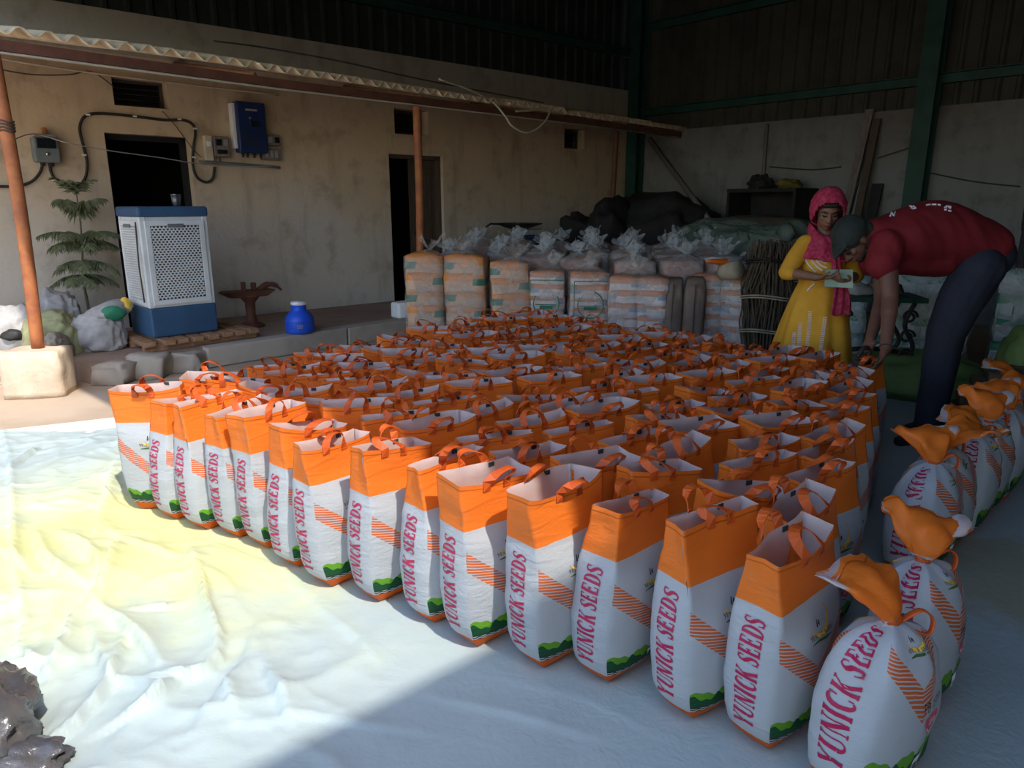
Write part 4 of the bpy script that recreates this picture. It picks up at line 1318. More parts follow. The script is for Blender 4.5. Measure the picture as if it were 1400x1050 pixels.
cable([(59, 221), (55, 235), (45, 247), (30, 253), (12, 255), (-25, 254)], 'black cable tail running left from the meter box', ((20, 254),), r=0.012)

# blue inverter unit
root = empty('inverter', 'navy blue inverter unit mounted on the wall between the doorways', 'inverter', tuple(wall_px(339, 177, 0.02)))
on_wall(root)
mb = MB(); mb.box((0.0, -0.06, 0.01), (0.30, 0.13, 0.50)); mb.build('casing', M['navy'], root, bevel=0.015)
mb = MB(); mb.box((-0.165, -0.03, 0.02), (0.035, 0.09, 0.44)); mb.build('side_bracket', M['white_plastic'], root, bevel=0.005)
mb = MB(); mb.box((0.03, -0.129, 0.05), (0.10, 0.010, 0.055)); mb.build('display', M['display'], root, bevel=0.003)
mb = MB(); mb.box((0.0, -0.127, 0.18), (0.12, 0.006, 0.02)); mb.build('badge_strip', M['wire_light'], root)
mb = MB(); mb.lathe([(0.0, 0), (0.012, 0.002), (0.012, 0.008), (0, 0.01)], (0, 0, 0), 10, M=Matrix.Translation((-0.02, -0.124, 0.10)) @ Matrix.Rotation(math.pi / 2, 4, 'X')); mb.build('button', M['steel'], root)
mb = MB()
for i in range(9): mb.box((0.0, -0.128, -0.03 - i * 0.018), (0.22, 0.006, 0.006))
mb.build('cooling_fins', M['black'], root)['kind'] = 'stuff'
for dx in (-0.10, -0.05, 0.02, 0.09):
    mb = MB(); mb.lathe([(0.012, -0.285), (0.012, -0.26), (0.018, -0.258), (0.018, -0.235)], (dx, -0.06, 0), 8); mb.build('cable_gland', M['black'], root, smooth=True)

def small_box(px, size, label, mat, parts, cat='switch box', name='switch_box'):
    root = empty(name, label, cat, tuple(wall_px(*px, 0.015))); on_wall(root)
    w, h = size
    mb = MB(); mb.box((0, -0.03, 0), (w, 0.07, h)); mb.build('box_body', mat, root, bevel=0.006)
    for (dx, dz, sx, sz, mm) in parts:
        mb = MB(); mb.box((dx, -0.072, dz), (sx, 0.016, sz)); mb.build('module', M[mm], root, bevel=0.003)
    return root
small_box((283, 203), (0.075, 0.24), 'pale narrow junction box left of the meter cluster beside the inverter', M['sack_cream'], [(0, 0.04, 0.04, 0.05, 'white_plastic')], name='junction_box', cat='junction box')
small_box((300, 201), (0.16, 0.20), 'dark glass-fronted sub-meter left of the navy inverter', M['grey_wood'], [(-0.03, 0.04, 0.06, 0.06, 'display'), (0.04, 0.04, 0.05, 0.06, 'wire_light'), (0, -0.05, 0.10, 0.04, 'display')])
small_box((370, 192), (0.16, 0.11), 'upper dark breaker box right of the navy inverter', M['grey_wood'], [(-0.04, 0, 0.05, 0.06, 'wire_light'), (0.04, 0, 0.05, 0.06, 'display')])
small_box((368, 211), (0.20, 0.12), 'lower breaker box with pale modules right of the navy inverter', M['grey_wood'], [(-0.05, 0, 0.03, 0.07, 'wire_light'), (0.0, 0, 0.03, 0.07, 'wire_light'), (0.05, 0, 0.03, 0.07, 'wire_light')])
# pipe rail below them, on brackets
root = empty('pipe_rail', 'grey pipe rail fixed along the wall under the inverter', 'pipe', wall_px(272, 221, 0.05))
relocal(wpath([(272, 221), (310, 223), (350, 226), (383, 229)], 0.05, 0.013, sides=8).build('rail', M['grey_box'], smooth=True), root)
for u, v in ((290, 222), (345, 226)):
    a, b = wall_px(u, v, 0.0), wall_px(u, v, 0.05)
    relocal(MB().tube([a, b], 0.008, 6).build('rail_bracket', M['iron']), root)
# thin vertical cables from the boxes
cable([(300, 212), (301, 222)], 'short cable dropping from the sub-meter to the pipe rail', (), 0.006)

# wires: one slung from the post past the meter to the inverter, one along under the roof
p1 = pe(-0.33, 0.05, 1.75)
pts = [p1, at(45, 183, 6.0), at(95, 196, 6.2), at(150, 206, 6.5), at(215, 215, 6.9), at(290, 226, 7.4), at(372, 228, 7.9)]
tag(MB().tube(catmull(pts, 5), 0.005, 6).build('slung_wire', M['wire_light'], smooth=True), 'thin pale wire slung from the first post across the doorway', 'wire')
pts = [wall_px(0, 95, 0.05), wall_px(45, 102, 0.05), wall_px(95, 102, 0.05), wall_px(125, 98, 0.04), wall_px(155, 118, 0.03)]
tag(MB().tube(catmull(pts, 5), 0.006, 6).build('upper_wire', M['wire_dark'], smooth=True), 'dark wire drooping high on the wall left of the small vent', 'wire')
pts = [wall_px(0, 80, 0.05), wall_px(60, 90, 0.05), wall_px(150, 103, 0.05), wall_px(260, 116, 0.05), wall_px(380, 130, 0.05)]
tag(MB().tube(catmull(pts, 4), 0.010, 6).build('thin_conduit', M['sack_cream'], smooth=True), 'pale thin conduit running under the porch roof above the vent', 'conduit')
pts = [wall_px(222, 152, 0.02), wall_px(240, 172, 0.02), wall_px(263, 203, 0.02), wall_px(275, 215, 0.02)]
tag(MB().tube(catmull(pts, 4), 0.004, 6).build('drop_wire', M['wire_dark'], smooth=True), 'fine wire slanting from the small vent down to the rail', 'wire')
# hose loop, and a dark strip painted in for the gap's shade above the porch roof
def ev(u, v, o=0.10): return on_plane(u, v, P0 + PN * o, PN)
pts = [ev(600, 108), ev(640, 122), ev(672, 138), ev(690, 158, 0.2), ev(700, 172, 0.25), ev(718, 181, 0.3), ev(735, 176, 0.3), ev(748, 162, 0.28), ev(751, 150, 0.2), ev(742, 148, 0.17), ev(725, 151, 0.16), ev(705, 152, 0.14)]
tag(MB().tube(catmull(pts, 5), 0.012, 8).build('hanging_hose', M['cream_hose'], smooth=True), 'pale hose hanging in a loop from the porch eave', 'hose')
pts = [pe(1.2, 0.02, 2.62), pe(1.7, -0.1, 2.66), pe(2.4, 0.0, 2.63), pe(3.3, -0.05, 2.60), pe(4.4, 0.0, 2.56), pe(5.2, 0.06, 2.53)]
tag(MB().tube(catmull(pts, 5), 0.007, 6).build('roof_gap_shade', M['wire_dark'], smooth=True), 'dark strip standing in for the shaded gap above the porch roof edge', 'cable')

# ------------------------------------------------------------------ air cooler on a pallet
A_C = math.radians(43)
fc = ground(210, 463, 0.262)
fd = Vector((math.sin(A_C), math.cos(A_C), 0))      # along its front face, away from the viewer
CW, CD, CH = 0.56, 0.47, 1.07
cen = fc + fd * (CW / 2) + Vector((-fd.y, fd.x, 0)) * (CD / 2)
root = empty('air_cooler', 'white and blue desert air cooler standing on wooden slats before the first doorway', 'air cooler', tuple(cen), math.atan2(fd.y, fd.x))
mb = MB(); mb.box((0, 0, 0.125), (CW, CD, 0.25)); mb.build('water_tank', M['blue_paint'], root, bevel=0.015)
mb = MB()
t = 0.045
for sx in (-1, 1):
    for sy in (-1, 1): mb.box((sx * (CW/2 - t/2 - 0.004), sy * (CD/2 - t/2 - 0.004), 0.62), (t, t, 0.74))
mb.box((0, 0, 0.965), (CW - 0.02, CD - 0.02, 0.05)); mb.box((0, 0, 0.27), (CW - 0.02, CD - 0.02, 0.04))
mb.build('cabinet_frame', M['white_paint'], root, bevel=0.004)
mb = MB(); mb.box((0, 0, 1.03), (CW + 0.02, CD + 0.02, 0.085)); mb.build('top_cover', M['blue_paint'], root, bevel=0.02)
def slotted(parent_root, w, h, nx, nz, Mx):
    """door with a punched grille: a border, thin rungs and staggered bridges; the pad shows through"""
    d = MB(); bd = 0.042
    d.box((0, 0, h/2 - bd/2), (w, 0.016, bd), Mx); d.box((0, 0, -h/2 + bd/2), (w, 0.016, bd), Mx)
    d.box((-w/2 + bd/2, 0, 0), (bd, 0.016, h - 2*bd), Mx); d.box((w/2 - bd/2, 0, 0), (bd, 0.016, h - 2*bd), Mx)
    o = d.build('side_panel', M['white_paint'], parent_root, bevel=0.003)
    g_ = MB(); gw, gh = w - 2*bd, h - 2*bd
    for i in range(1, nz): g_.box((0, 0, -gh/2 + gh * i / nz), (gw, 0.010, gh / nz * 0.36), Mx)
    for i in range(nz):
        for k in range(nx + 1):
            x = -gw/2 + gw * (k + (0.5 if i % 2 else 0)) / nx
            if x > gw/2 - 0.002: continue
            g_.box((x, 0, -gh/2 + gh * (i + 0.5) / nz), (gw / nx * 0.30, 0.010, gh / nz * 0.7), Mx)
    o2 = g_.build('slotted_grille', M['white_paint'], o); o2['kind'] = 'stuff'
    p = MB(); p.box((0, 0.028, 0), (gw + 0.02, 0.018, gh + 0.02), Mx); p.build('cooling_pad', M['straw_pad'], o)
    p = MB(); p.box((0, -0.014, h/2 - 0.042), (0.13, 0.016, 0.030), Mx); p.build('panel_catch', M['grey_box'], o, bevel=0.004)
slotted(root, CW - 0.075, 0.69, 13, 30, Matrix.Translation((0, -CD/2, 0.615)))
slotted(root, CD - 0.075, 0.69, 11, 30, Matrix.Translation((-CW/2, 0, 0.615)) @ Matrix.Rotation(-math.pi / 2, 4, 'Z'))
mb = MB(); mb.tube([(-CW/2 - 0.012, -0.19, 0.95), (-CW/2 - 0.03, -0.2, 0.6), (-CW/2 - 0.02, -0.19, 0.3)], 0.006, 6); mb.build('power_cord', M['wire_dark'], root, smooth=True)
o = MB().lathe([(0.026, 0), (0.030, 0.004), (0.036, 0.05), (0.041, 0.098), (0.043, 0.10), (0.040, 0.10), (0.034, 0.05), (0.026, 0.008)], n=20).build('tumbler', M['steel'], smooth=True)
mw = Matrix.Translation(root.location) @ Matrix.Rotation(math.atan2(fd.y, fd.x), 4, 'Z')
o.location = mw @ Vector((0.13, 0.0, 1.073)); tag(o, 'small steel tumbler standing on top of the air cooler', 'tumbler')
# wooden pallet under it
root = empty('wooden_pallet', 'low pallet of brown wooden slats under the air cooler', 'pallet', tuple(cen - Vector((0, 0, 0.262 - 0.17)) + fd * 0.10), math.atan2(fd.y, fd.x))
for y in (-0.29, 0.0, 0.27):
    mb = MB(); mb.box((0.0, y, 0.024), (0.98, 0.07, 0.045), jit=0.004); mb.build('runner', M['wood'], root)
for i in range(8):
    mb = MB(); mb.box((-0.44 + 0.125 * i, -0.01, 0.068), (0.085, 0.74, 0.04), Matrix.Rotation(random.uniform(-0.05, 0.05), 4, 'Z'), jit=0.004); mb.build('slat', M['wood'], root)

# ------------------------------------------------------------------ potted conifer
base = Vector((-3.826, 6.40, 0.168))
root = empty('potted_conifer', 'young tiered conifer growing in a sack pot beside the first doorway', 'plant', tuple(base))
o = lump('sack_pot', (0, 0, 0.10), (0.15, 0.15, 0.15), 21, M['sack_grey'], 0.12, parent=root)
mb = MB(); stem = catmull([Vector((0, 0, 0.15)), Vector((-0.02, 0, 0.5)), Vector((0.01, 0, 0.8)), Vector((0.03, 0.0, 1.05)), Vector((0.03, 0, 1.30))], 5)
mb.tube(stem, [0.014 - 0.010 * i / (len(stem) - 1) for i in range(len(stem))], 8); mb.build('stem', M['stem'], root, smooth=True)
def conifer_branch(L, up, droop, seed):
    """a curved twig with needle-covered side shoots hanging from it like a comb"""
    r = random.Random(seed); mb = MB()
    path = [Vector((L * t, 0.02 * math.sin(3 * t + seed), up * math.sin(t * 1.8) * L - droop * t * t * L)) for t in np.linspace(0, 1, 9)]
    mb.tube(path, [0.006 - 0.004 * i / 8 for i in range(9)], 5)
    n = int(22 * L / 0.35) + 6
    for i in range(n):
        t = 0.12 + 0.88 * (i + r.random() * 0.6) / n
        k = min(7, int(t * 8)); p = path[k].lerp(path[k + 1], t * 8 - k)
        for sgn in (-1, 1):
            l = (0.115 * (1 - 0.65 * t) + 0.02) * r.uniform(0.7, 1.15)
            d = Vector((0.35, sgn * r.uniform(0.55, 1.0), r.uniform(-0.95, -0.25) if droop > 0.05 else r.uniform(0.0, 0.5))).normalized()
            q = p + d * l + Vector((0, 0, -0.25 * l))
            m_ = p.lerp(q, 0.5) + Vector((0, 0, 0.10 * l))
            w = Vector((0, 0, 1)).cross(d).normalized() * 0.0075 + Vector((0, 0, 0.004))
            mb.add([p - w * 0.6, p + w * 0.6, m_ + w, m_ - w, q], [(0, 1, 2, 3), (3, 2, 4)])
            w2 = d.cross(w).normalized() * 0.007
            mb.add([p - w2 * 0.6, p + w2 * 0.6, m_ + w2, m_ - w2, q], [(0, 1, 2, 3), (3, 2, 4)])
    return mb
for (h, L, nb, up, dr, a0) in ((0.56, 0.24, 6, 0.12, 0.46, 0.4), (0.70, 0.28, 6, 0.15, 0.44, 0.9), (0.83, 0.30, 6, 0.18, 0.36, 0.1), (0.92, 0.36, 6, 0.26, 0.22, 0.6), (1.10, 0.22, 6, 0.62, 0.06, 0.3), (1.25, 0.16, 6, 0.72, 0.02, 0.8)):
    for k in range(nb):
        a = a0 + 2 * math.pi * k / nb + random.uniform(-0.2, 0.2)
        ob = conifer_branch(L * random.uniform(0.8, 1.12), up, dr, int(h * 100) + k).build('branch', M['leaf'], root)
        st = min(stem, key=lambda p: abs(p.z - h))
        ob.location = st; ob.rotation_euler = (0, 0, a)

# ------------------------------------------------------------------ sacks on the porch
def sack(c, r, seed, mat, label, rz=0.0, name='sack', amp=0.22, power=0.75, extra=None, cat='sack', n=4):
    root = empty(name, label, cat, tuple(c), rz)
    o = lump('sack_body', (0, 0, r[2] * 0.62), r, seed, mat, amp, parent=root, power=power, n=5, freq=1.7, crease=0.042)
    if extra: extra(root)
    return root
def sack_print(root):
    pass
# white printed sack lying folded by the plant
def ex_a(root):
    lump('green_emblem', (0.12, -0.115, 0.31), (0.095, 0.05, 0.062), 31, M['green_print'], 0.15, False, parent=root)
    lump('orange_corner', (0.225, -0.02, 0.355), (0.045, 0.06, 0.07), 33, M['ink_yellow'], 0.2, False, parent=root)
    mb = MB()
    for i in range(5):
        for k in range(3):
            z = 0.10 + 0.05 * i
            mb.box((-0.165 + 0.012 * i, -0.155 + 0.02 * k, z), (0.02, 0.03, 0.026))
    lump('folded_end', (0.08, -0.01, 0.30), (0.19, 0.14, 0.085), 35, M['sack_white'], 0.25, False, parent=root, M3=Matrix.Rotation(-0.35, 4, 'Y'))
sack((-3.46, 5.87, 0.17), (0.19, 0.15, 0.20), 11, M['sack_white'], 'white printed sack with green emblem slumped on the platform near the conifer', math.radians(30), extra=ex_a)
sack((-3.76, 5.74, 0.0), (0.20, 0.20, 0.30), 12, M['sack_olive'], 'olive sack directly behind the foot of the orange-brown post', math.radians(20), power=0.7)
sack((-3.62, 5.52, 0.02), (0.11, 0.13, 0.20), 14, M['sack_grey'], 'grey-brown slumped sack between the concrete block and the printed sack', math.radians(10))
def ex_b(root):
    lump('green_lining', (0.16, -0.09, 0.34), (0.035, 0.06, 0.10), 41, M['green_print'], 0.2, False, parent=root)
    lump('mouth_shade', (0.03, -0.18, 0.33), (0.085, 0.06, 0.05), 42, M['black'], 0.2, False, parent=root)  # black lump stands in for the shade inside the sack's opening
sack((-4.10, 5.80, 0.0), (0.20, 0.19, 0.32), 16, M['sack_white'], 'open white sack with a dark mouth left of the post', math.radians(15), extra=ex_b)
sack((-3.98, 6.16, 0.0), (0.20, 0.14, 0.36), 18, M['sack_white'], 'pale sheet-like sack rising behind the olive sack', math.radians(40), amp=0.3)
sack((-4.02, 5.44, 0.0), (0.22, 0.15, 0.15), 19, M['sack_cream'], 'flat cream sack lying in front of the open white sack', math.radians(10))
sack((-4.40, 5.66, 0.0), (0.18, 0.20, 0.36), 20, M['sack_pink'], 'faded maroon sack at the far left edge', math.radians(30))

# ------------------------------------------------------------------ anvil-like iron stand
base = Vector((-2.60, 7.02, 0.168))
root = empty('iron_stand', 'rusty iron stand with a tray top, on the porch right of the air cooler', 'stand', tuple(base), math.radians(40))
mb = MB(); mb.lathe([(0.13, 0), (0.125, 0.02), (0.06, 0.05), (0.045, 0.12), (0.05, 0.24), (0.10, 0.30), (0.11, 0.32)], n=14); mb.build('pedestal', M['rust'], root, smooth=True)
mb = MB(); mb.add([(-0.24, -0.10, 0.36), (0.22, -0.12, 0.36), (0.27, 0.0, 0.35), (0.22, 0.12, 0.36), (-0.24, 0.10, 0.36), (-0.30, 0, 0.355), (-0.16, -0.08, 0.30), (0.14, -0.09, 0.30), (0.2, 0, 0.30), (0.14, 0.09, 0.30), (-0.16, 0.08, 0.30), (-0.2, 0, 0.30)],
             [(0, 1, 2, 3, 4, 5), (11, 10, 9, 8, 7, 6)] + [(i, i + 6, (i + 1) % 6 + 6, (i + 1) % 6) for i in range(6)]); mb.build('tray', M['rust'], root)
mb = MB(); mb.tube(catmull([(0.10, 0, 0.355), (0.17, 0.0, 0.40), (0.26, 0, 0.40), (0.33, 0, 0.34)], 4), [0.03] * 6 + [0.022] * 4 + [0.012] * 3, 8); mb.build('horn', M['rust'], root, smooth=True)
mb = MB(); mb.box((-0.05, 0, 0.40), (0.035, 0.05, 0.09)); mb.build('jaw', M['rust'], root, bevel=0.006)
mb = MB(); mb.box((0.05, 0, 0.395), (0.04, 0.06, 0.075)); mb.build('jaw', M['rust'], root, bevel=0.006)

# ------------------------------------------------------------------ blue water jug
base = ground(411, 455, 0.172)
root = empty('water_jug', 'bright blue plastic water jug on the platform kerb', 'jug', (base.x, base.y, 0.172))
mb = MB(); mb.lathe([(0.10, 0), (0.128, 0.006), (0.135, 0.03), (0.133, 0.12), (0.128, 0.15), (0.10, 0.19), (0.074, 0.215), (0.068, 0.225), (0.068, 0.275)], n=32); mb.build('jug_body', M['blue_plastic'], root, smooth=True)
mb = MB(); mb.lathe([(0.071, 0.268), (0.073, 0.29), (0.066, 0.298), (0.0, 0.30)], n=28); mb.build('cap', M['white_plastic'], root, smooth=True)
for zz in (0.045, 0.115):
    mb = MB(); mb.lathe([(0.1335, zz - 0.005), (0.1375, zz), (0.1335, zz + 0.005)], n=32); mb.build('rib', M['blue_plastic'], root, smooth=True)
mb = MB()
a0 = math.atan2(-base.y, -base.x)
for i in range(4):
    for k in range(2):
        a = a0 + (i - 1.5) * 0.10; mb.box((0.134 * math.cos(a), 0.134 * math.sin(a), 0.085 - 0.018 * k), (0.006, 0.011, 0.012))
mb.build('faint_mark', M['wire_light'], root)['kind'] = 'stuff'

# white block by the second doorway
b = ground(551, 434, 0.17)
o = MB().box((0, 0, 0.085), (0.20, 0.18, 0.17), jit=0.008).build('white_block', M['ink_white'], bevel=0.02)
o.location = (b.x, b.y, 0.17); o.rotation_euler = (0, 0, math.radians(40)); tag(o, 'small white block on the platform left of the wrapped bales', 'block')

# crumpled black polythene sack in the near left corner
sk = empty('polythene_sack', 'crumpled dark grey polythene sack at the near left corner of the tarpaulin', 'sack', (-1.34, 1.50, 0.012), 0.3)
bm = bmesh.new(); bmesh.ops.create_icosphere(bm, subdivisions=5, radius=1)
for v in bm.verts:
    q = v.co * 2.0
    a = 1 - abs(mnoise.noise(q * 1.1 + Vector((3, 1, 2)))) * 2; b_ = 1 - abs(mnoise.noise(q * 2.6 + Vector((8, 1, 2)))) * 2
    k = 1 + 0.22 * a + 0.10 * b_
    v.co = Vector((v.co.x * 0.115 * k, v.co.y * 0.15 * k, max(-0.07, v.co.z * 0.115 * k)))
me = bpy.data.meshes.new('sack_body'); bm.to_mesh(me); bm.free(); me.materials.append(M['polythene'])
me.polygons.foreach_set('use_smooth', [True] * len(me.polygons))
o = bpy.data.objects.new('sack_body', me); COL.objects.link(o); o.parent = sk; o.location = (0, 0, 0.07)
lump('gathered_end', (0.13, -0.10, 0.03), (0.10, 0.07, 0.035), 51, M['polythene'], 0.5, False, parent=sk, n=4)
# ------------------------------------------------------------------ clear-wrapped bales behind the field
def pillow(name, s, seed, mat, parent, loc, rz=0.0, data=None):
    if data is None:
        bm = bmesh.new(); bmesh.ops.create_cube(bm, size=2); bmesh.ops.subdivide_edges(bm, edges=bm.edges[:], cuts=3, use_grid_fill=True)
        for v in bm.verts:
            q = v.co.copy(); e = max(abs(q.x), abs(q.y))
            pz = q.z * (1 - 0.22 * e ** 4) + 0.12 * mnoise.noise(q * 1.5 + Vector((seed, 0, 0)))
            v.co = Vector((q.x * s[0] / 2 * (1 + 0.05 * mnoise.noise(q + Vector((seed, 2, 0)))), q.y * s[1] / 2, pz * s[2] / 2))
        me = bpy.data.meshes.new(name); bm.to_mesh(me); bm.free(); me.materials.append(mat)
        me.polygons.foreach_set('use_smooth', [True] * len(me.polygons))
    else: me = data
    o = bpy.data.objects.new(name, me); COL.objects.link(o); o.parent = parent; o.location = loc; o.rotation_euler = (0, 0, rz)
    return o

def wrap_mesh(w, d, h, seed, tuft=0.16, sag=0.02):
    """film over the stack: bulging sides, shoulders drawn up into a twisted tuft"""
    r = random.Random(seed); mb = MB(); n = 40
    levels = [0, 0.04, 0.12, 0.25, 0.38, 0.5, 0.62, 0.74, 0.86, 0.95, 1.0]
    tx, ty = r.uniform(-0.08, 0.08), r.uniform(-0.06, 0.06)
    rows = []
    for t in levels:
        row = []
        for k in range(n):
            a = 2 * math.pi * k / n
            c, s = math.cos(a), math.sin(a)
            rad = 1 / max(abs(c), abs(s)); rad = rad * 0.75 + 0.25 * 1.1
            x, y = c * rad * w / 2, s * rad * d / 2
            kk = 1 + 0.035 * math.sin(t * 5 * 2 * math.pi - 1.2) * (t < 0.95) + 0.05 * mnoise.noise(Vector((x * 7, y * 7, t * 4 + seed)))
            row.append(Vector((x * kk, y * kk, t * h + 0.012 * mnoise.noise(Vector((x * 9, y * 9, seed))))))
        rows.append(row)
    for i, q in enumerate((0.15, 0.35, 0.55, 0.75, 0.92)):
        row = []
        for k in range(n):
            p = rows[10][k]
            a = 2 * math.pi * k / n
            pl = 1 + 0.22 * q * math.sin(a * 6 + seed) + 0.12 * q * math.sin(a * 11 + 2 * seed)
            row.append(Vector((p.x * (1 - q) * pl + tx * q, p.y * (1 - q) * pl + ty * q, h + tuft * 0.45 * q ** 1.2 + 0.03 * math.sin(a * 4 + seed) * q * (1 - q))))
        rows.append(row)
    for i, q in enumerate((0.3, 0.7, 1.0)):
        row = []
        for k in range(n):
            a = 2 * math.pi * k / n
            fl = (0.025 + 0.085 * q) * (1 + 0.35 * math.sin(a * 3 + seed) + 0.2 * math.sin(a * 7 + seed * 2))
            row.append(Vector((tx + fl * math.cos(a), ty + fl * 0.55 * math.sin(a), h + tuft * (0.45 + 0.55 * q) + 0.045 * q * math.sin(a * 2 + seed) + 0.03 * q * math.sin(a * 5 + seed))))
        rows.append(row)
    for rw in rows: mb.v += [tuple(p) for p in rw]
    for j in range(len(rows) - 1):
        for k in range(n):
            k2 = (k + 1) % n
            mb.f.append((j*n + k, j*n + k2, (j+1)*n + k2, (j+1)*n + k)); mb.m.append(0)
    return mb

def make_bale(w, d, h, nl, npr, pm, wm, seed, label, name='wrapped_bale'):
    root = empty(name, label, 'bale')
    hl = (h - 0.02) / nl
    dat = []
    for i in range(3):
        o = pillow('pouch', (w * 0.93 / npr, d * 0.92, hl * (1.6 if wm == 'wrap' else 1.2)), seed + i * 3, M[pm], root, (0, 0, 0)); dat.append(o.data); bpy.data.objects.remove(o)
    for l in range(nl):
        for k in range(npr):
            pillow('pouch', None, 0, None, root, (-w * 0.465 + w * 0.93 * (k + 0.5) / npr + random.uniform(-0.008, 0.008), random.uniform(-0.012, 0.012), hl * (l + 0.5) + 0.008), random.uniform(-0.06, 0.06) + (math.pi if (l + k) % 2 else 0), dat[(l + k) % 3])
    wrap_mesh(w, d, h, seed).build('plastic_wrap', M[wm], root, smooth=True)
    return root

# front rank: seven bales seen whole
front = [(-0.90, 7.34, 0.40, 0.36, 0.84, 'pouch_tan', 8, 'tan clear-wrapped bale at the left end of the front rank, beside the platform'),
         (-0.47, 7.36, 0.44, 0.36, 0.83, 'pouch_tan', -4, 'second tan clear-wrapped bale from the left, twisted film down its middle'),
         (-0.02, 7.28, 0.40, 0.36, 0.78, 'pouch_tan', 5, 'third tan clear-wrapped bale from the left, pale at its foot'),
         (0.36, 7.20, 0.36, 0.36, 0.70, 'pouch_white', -3, 'bale with a green printed ring in a frame, left of the other ring-printed one'),
         (0.76, 7.10, 0.40, 0.36, 0.70, 'pouch_white', 4, 'bale with a green printed ring, right one of the two'),
         (1.20, 6.72, 0.58, 0.42, 0.69, 'pouch_white', -8, 'wide white clear-wrapped bale left of the brown packs'),
         (1.98, 6.72, 0.56, 0.40, 0.70, 'pouch_white', -14, 'wide clear-wrapped bale with pink-white pouches left of the reed bundle')]
for i, (x, y, w, d, h, pm, a, lb) in enumerate(front):
    b = make_bale(w, d, h, 5 if pm == 'pouch_tan' else 6, 1 if w < 0.5 else 2, pm, 'wrap', 20 + i, lb)
    b.location = (x, y, 0.0); b.rotation_euler = (0, 0, math.radians(a - 3)); b['group'] = 'clear-wrapped bales, front rank'
    if i in (3, 4):      # green ring and frame printed on the film
        mb = MB(); yy = -d / 2 - 0.030; cz = 0.40
        ring = [Vector((0.125 * math.cos(t), yy - 0.012 * math.cos(t * 0) , cz + 0.13 * math.sin(t))) for t in np.linspace(math.radians(-215), math.radians(75 if i == 4 else 35), 30)]
        mb.tube(ring, 0.0055, 5)
        for (xa, za, xb, zb) in ((-0.16, 0.63, 0.17, 0.63), (-0.16, 0.63, -0.16, 0.2), (-0.11, cz - 0.01, 0.10, cz - 0.01)):
            mb.tube([(xa, yy, za), (xb, yy, zb)], 0.004, 5)
        mb.box((0.0, yy - 0.002, cz - 0.035), (0.13, 0.006, 0.03))
        mb.build('green_ring_print', M['green_print'], b)['kind'] = 'stuff'
# brown packs in the gap
for k, (x, y) in enumerate(((1.50, 6.62), (1.69, 6.58))):
    root = empty('kraft_pack', 'brown kraft pack, %s of the pair between the wide bales' % ('left' if k == 0 else 'right'), 'pack', (x, y, 0), math.radians(-12), 'brown kraft packs')
    lump('pack_body', (0, 0, 0.335), (0.105, 0.17, 0.36), 61 + k, M['kraft'], 0.10, parent=root, power=0.5, n=4)
    mb = MB(); mb.box((0, -0.168, 0.34), (0.012, 0.012, 0.62)); mb.build('seam', M['dark_wood'], root)
# ranks behind: only their tops and tufts show
proto = [make_bale(0.42, 0.40, 0.80, 2, 1, 'pouch_white', 'wrap_cool', 60 + i, 'bale') for i in range(3)]
pu = [False] * 3
for rk in range(4):
    for k in range(7):
        x = -0.62 + 0.46 * k + 0.08 * rk + random.uniform(-0.03, 0.03)
        y = 7.85 + 0.46 * rk - 0.07 * k + random.uniform(-0.04, 0.04)
        if rk == 0 and k >= 4: y -= 0.25
        i = (k + rk * 2) % 3
        lb = 'clear bluish bale, %s from the left in the %s rank back' % (ordinal(k + 1), ordinal(rk + 2))
        if not pu[i]: pu[i] = True; b = proto[i]; b['label'] = lb
        else: b = copy_tree(proto[i], (0, 0, 0), 0, lb)
        b.location = (x, y, 0); b.rotation_euler = (0, 0, random.uniform(-0.4, 0.4)); b['group'] = 'clear-wrapped bales, rear ranks'
        b.scale = (1, 1, 0.98 + 0.03 * rk + random.uniform(-0.03, 0.03))
# green-white covered pile at the rear right
pile = empty('covered_pile', 'grey-green plastic-covered pile rising behind the clear bales', 'pile', (3.05, 9.25, 0), -0.80)
lump('cover', (0, 0, 0.55), (1.0, 0.50, 0.62), 71, M['green_net'], 0.16, parent=pile, power=0.6, n=5, freq=2.4)
for k in range(9):
    lump('film_tuft', (-0.75 + 0.18 * k, -0.30 + 0.2 * math.sin(k * 2.1), 0.98 + 0.05 * math.sin(k)), (0.10, 0.06, 0.11), 80 + k, M['green_net'], 0.5, False, parent=pile, n=2, freq=2)
lump('sacking_top', (0.0, 0.28, 1.08), (0.75, 0.3, 0.14), 77, M['jute'], 0.2, False, parent=pile, n=3)

# ------------------------------------------------------------------ bundle of dry reeds, the card roll and a loose packet
base = Vector((2.28, 6.30, 0))
root = empty('reed_bundle', 'tall bundle of dry brown reeds standing left of the girl in yellow', 'bundle', tuple(base), 0.2)
rr = random.Random(3)
mb = MB()
for i in range(300):
    a = rr.uniform(0, 2 * math.pi); q = math.sqrt(rr.random()) * 0.20
    x, y = q * math.cos(a) * 1.0, q * math.sin(a) * 0.85
    L = rr.uniform(0.85, 1.06); bulge = 1.18 + rr.uniform(-0.05, 0.05); tw = rr.uniform(-0.035, 0.035)
    mb.tube([(x * 0.92, y * 0.92, 0.0), (x * bulge + tw, y * bulge, L * 0.33), (x * bulge - tw, y * bulge + tw, L * 0.66), (x * 0.95 + tw * 1.5, y * 0.95, L)], rr.uniform(0.004, 0.009), 4)
mb.build('reeds', M['reed'], root)['kind'] = 'stuff'
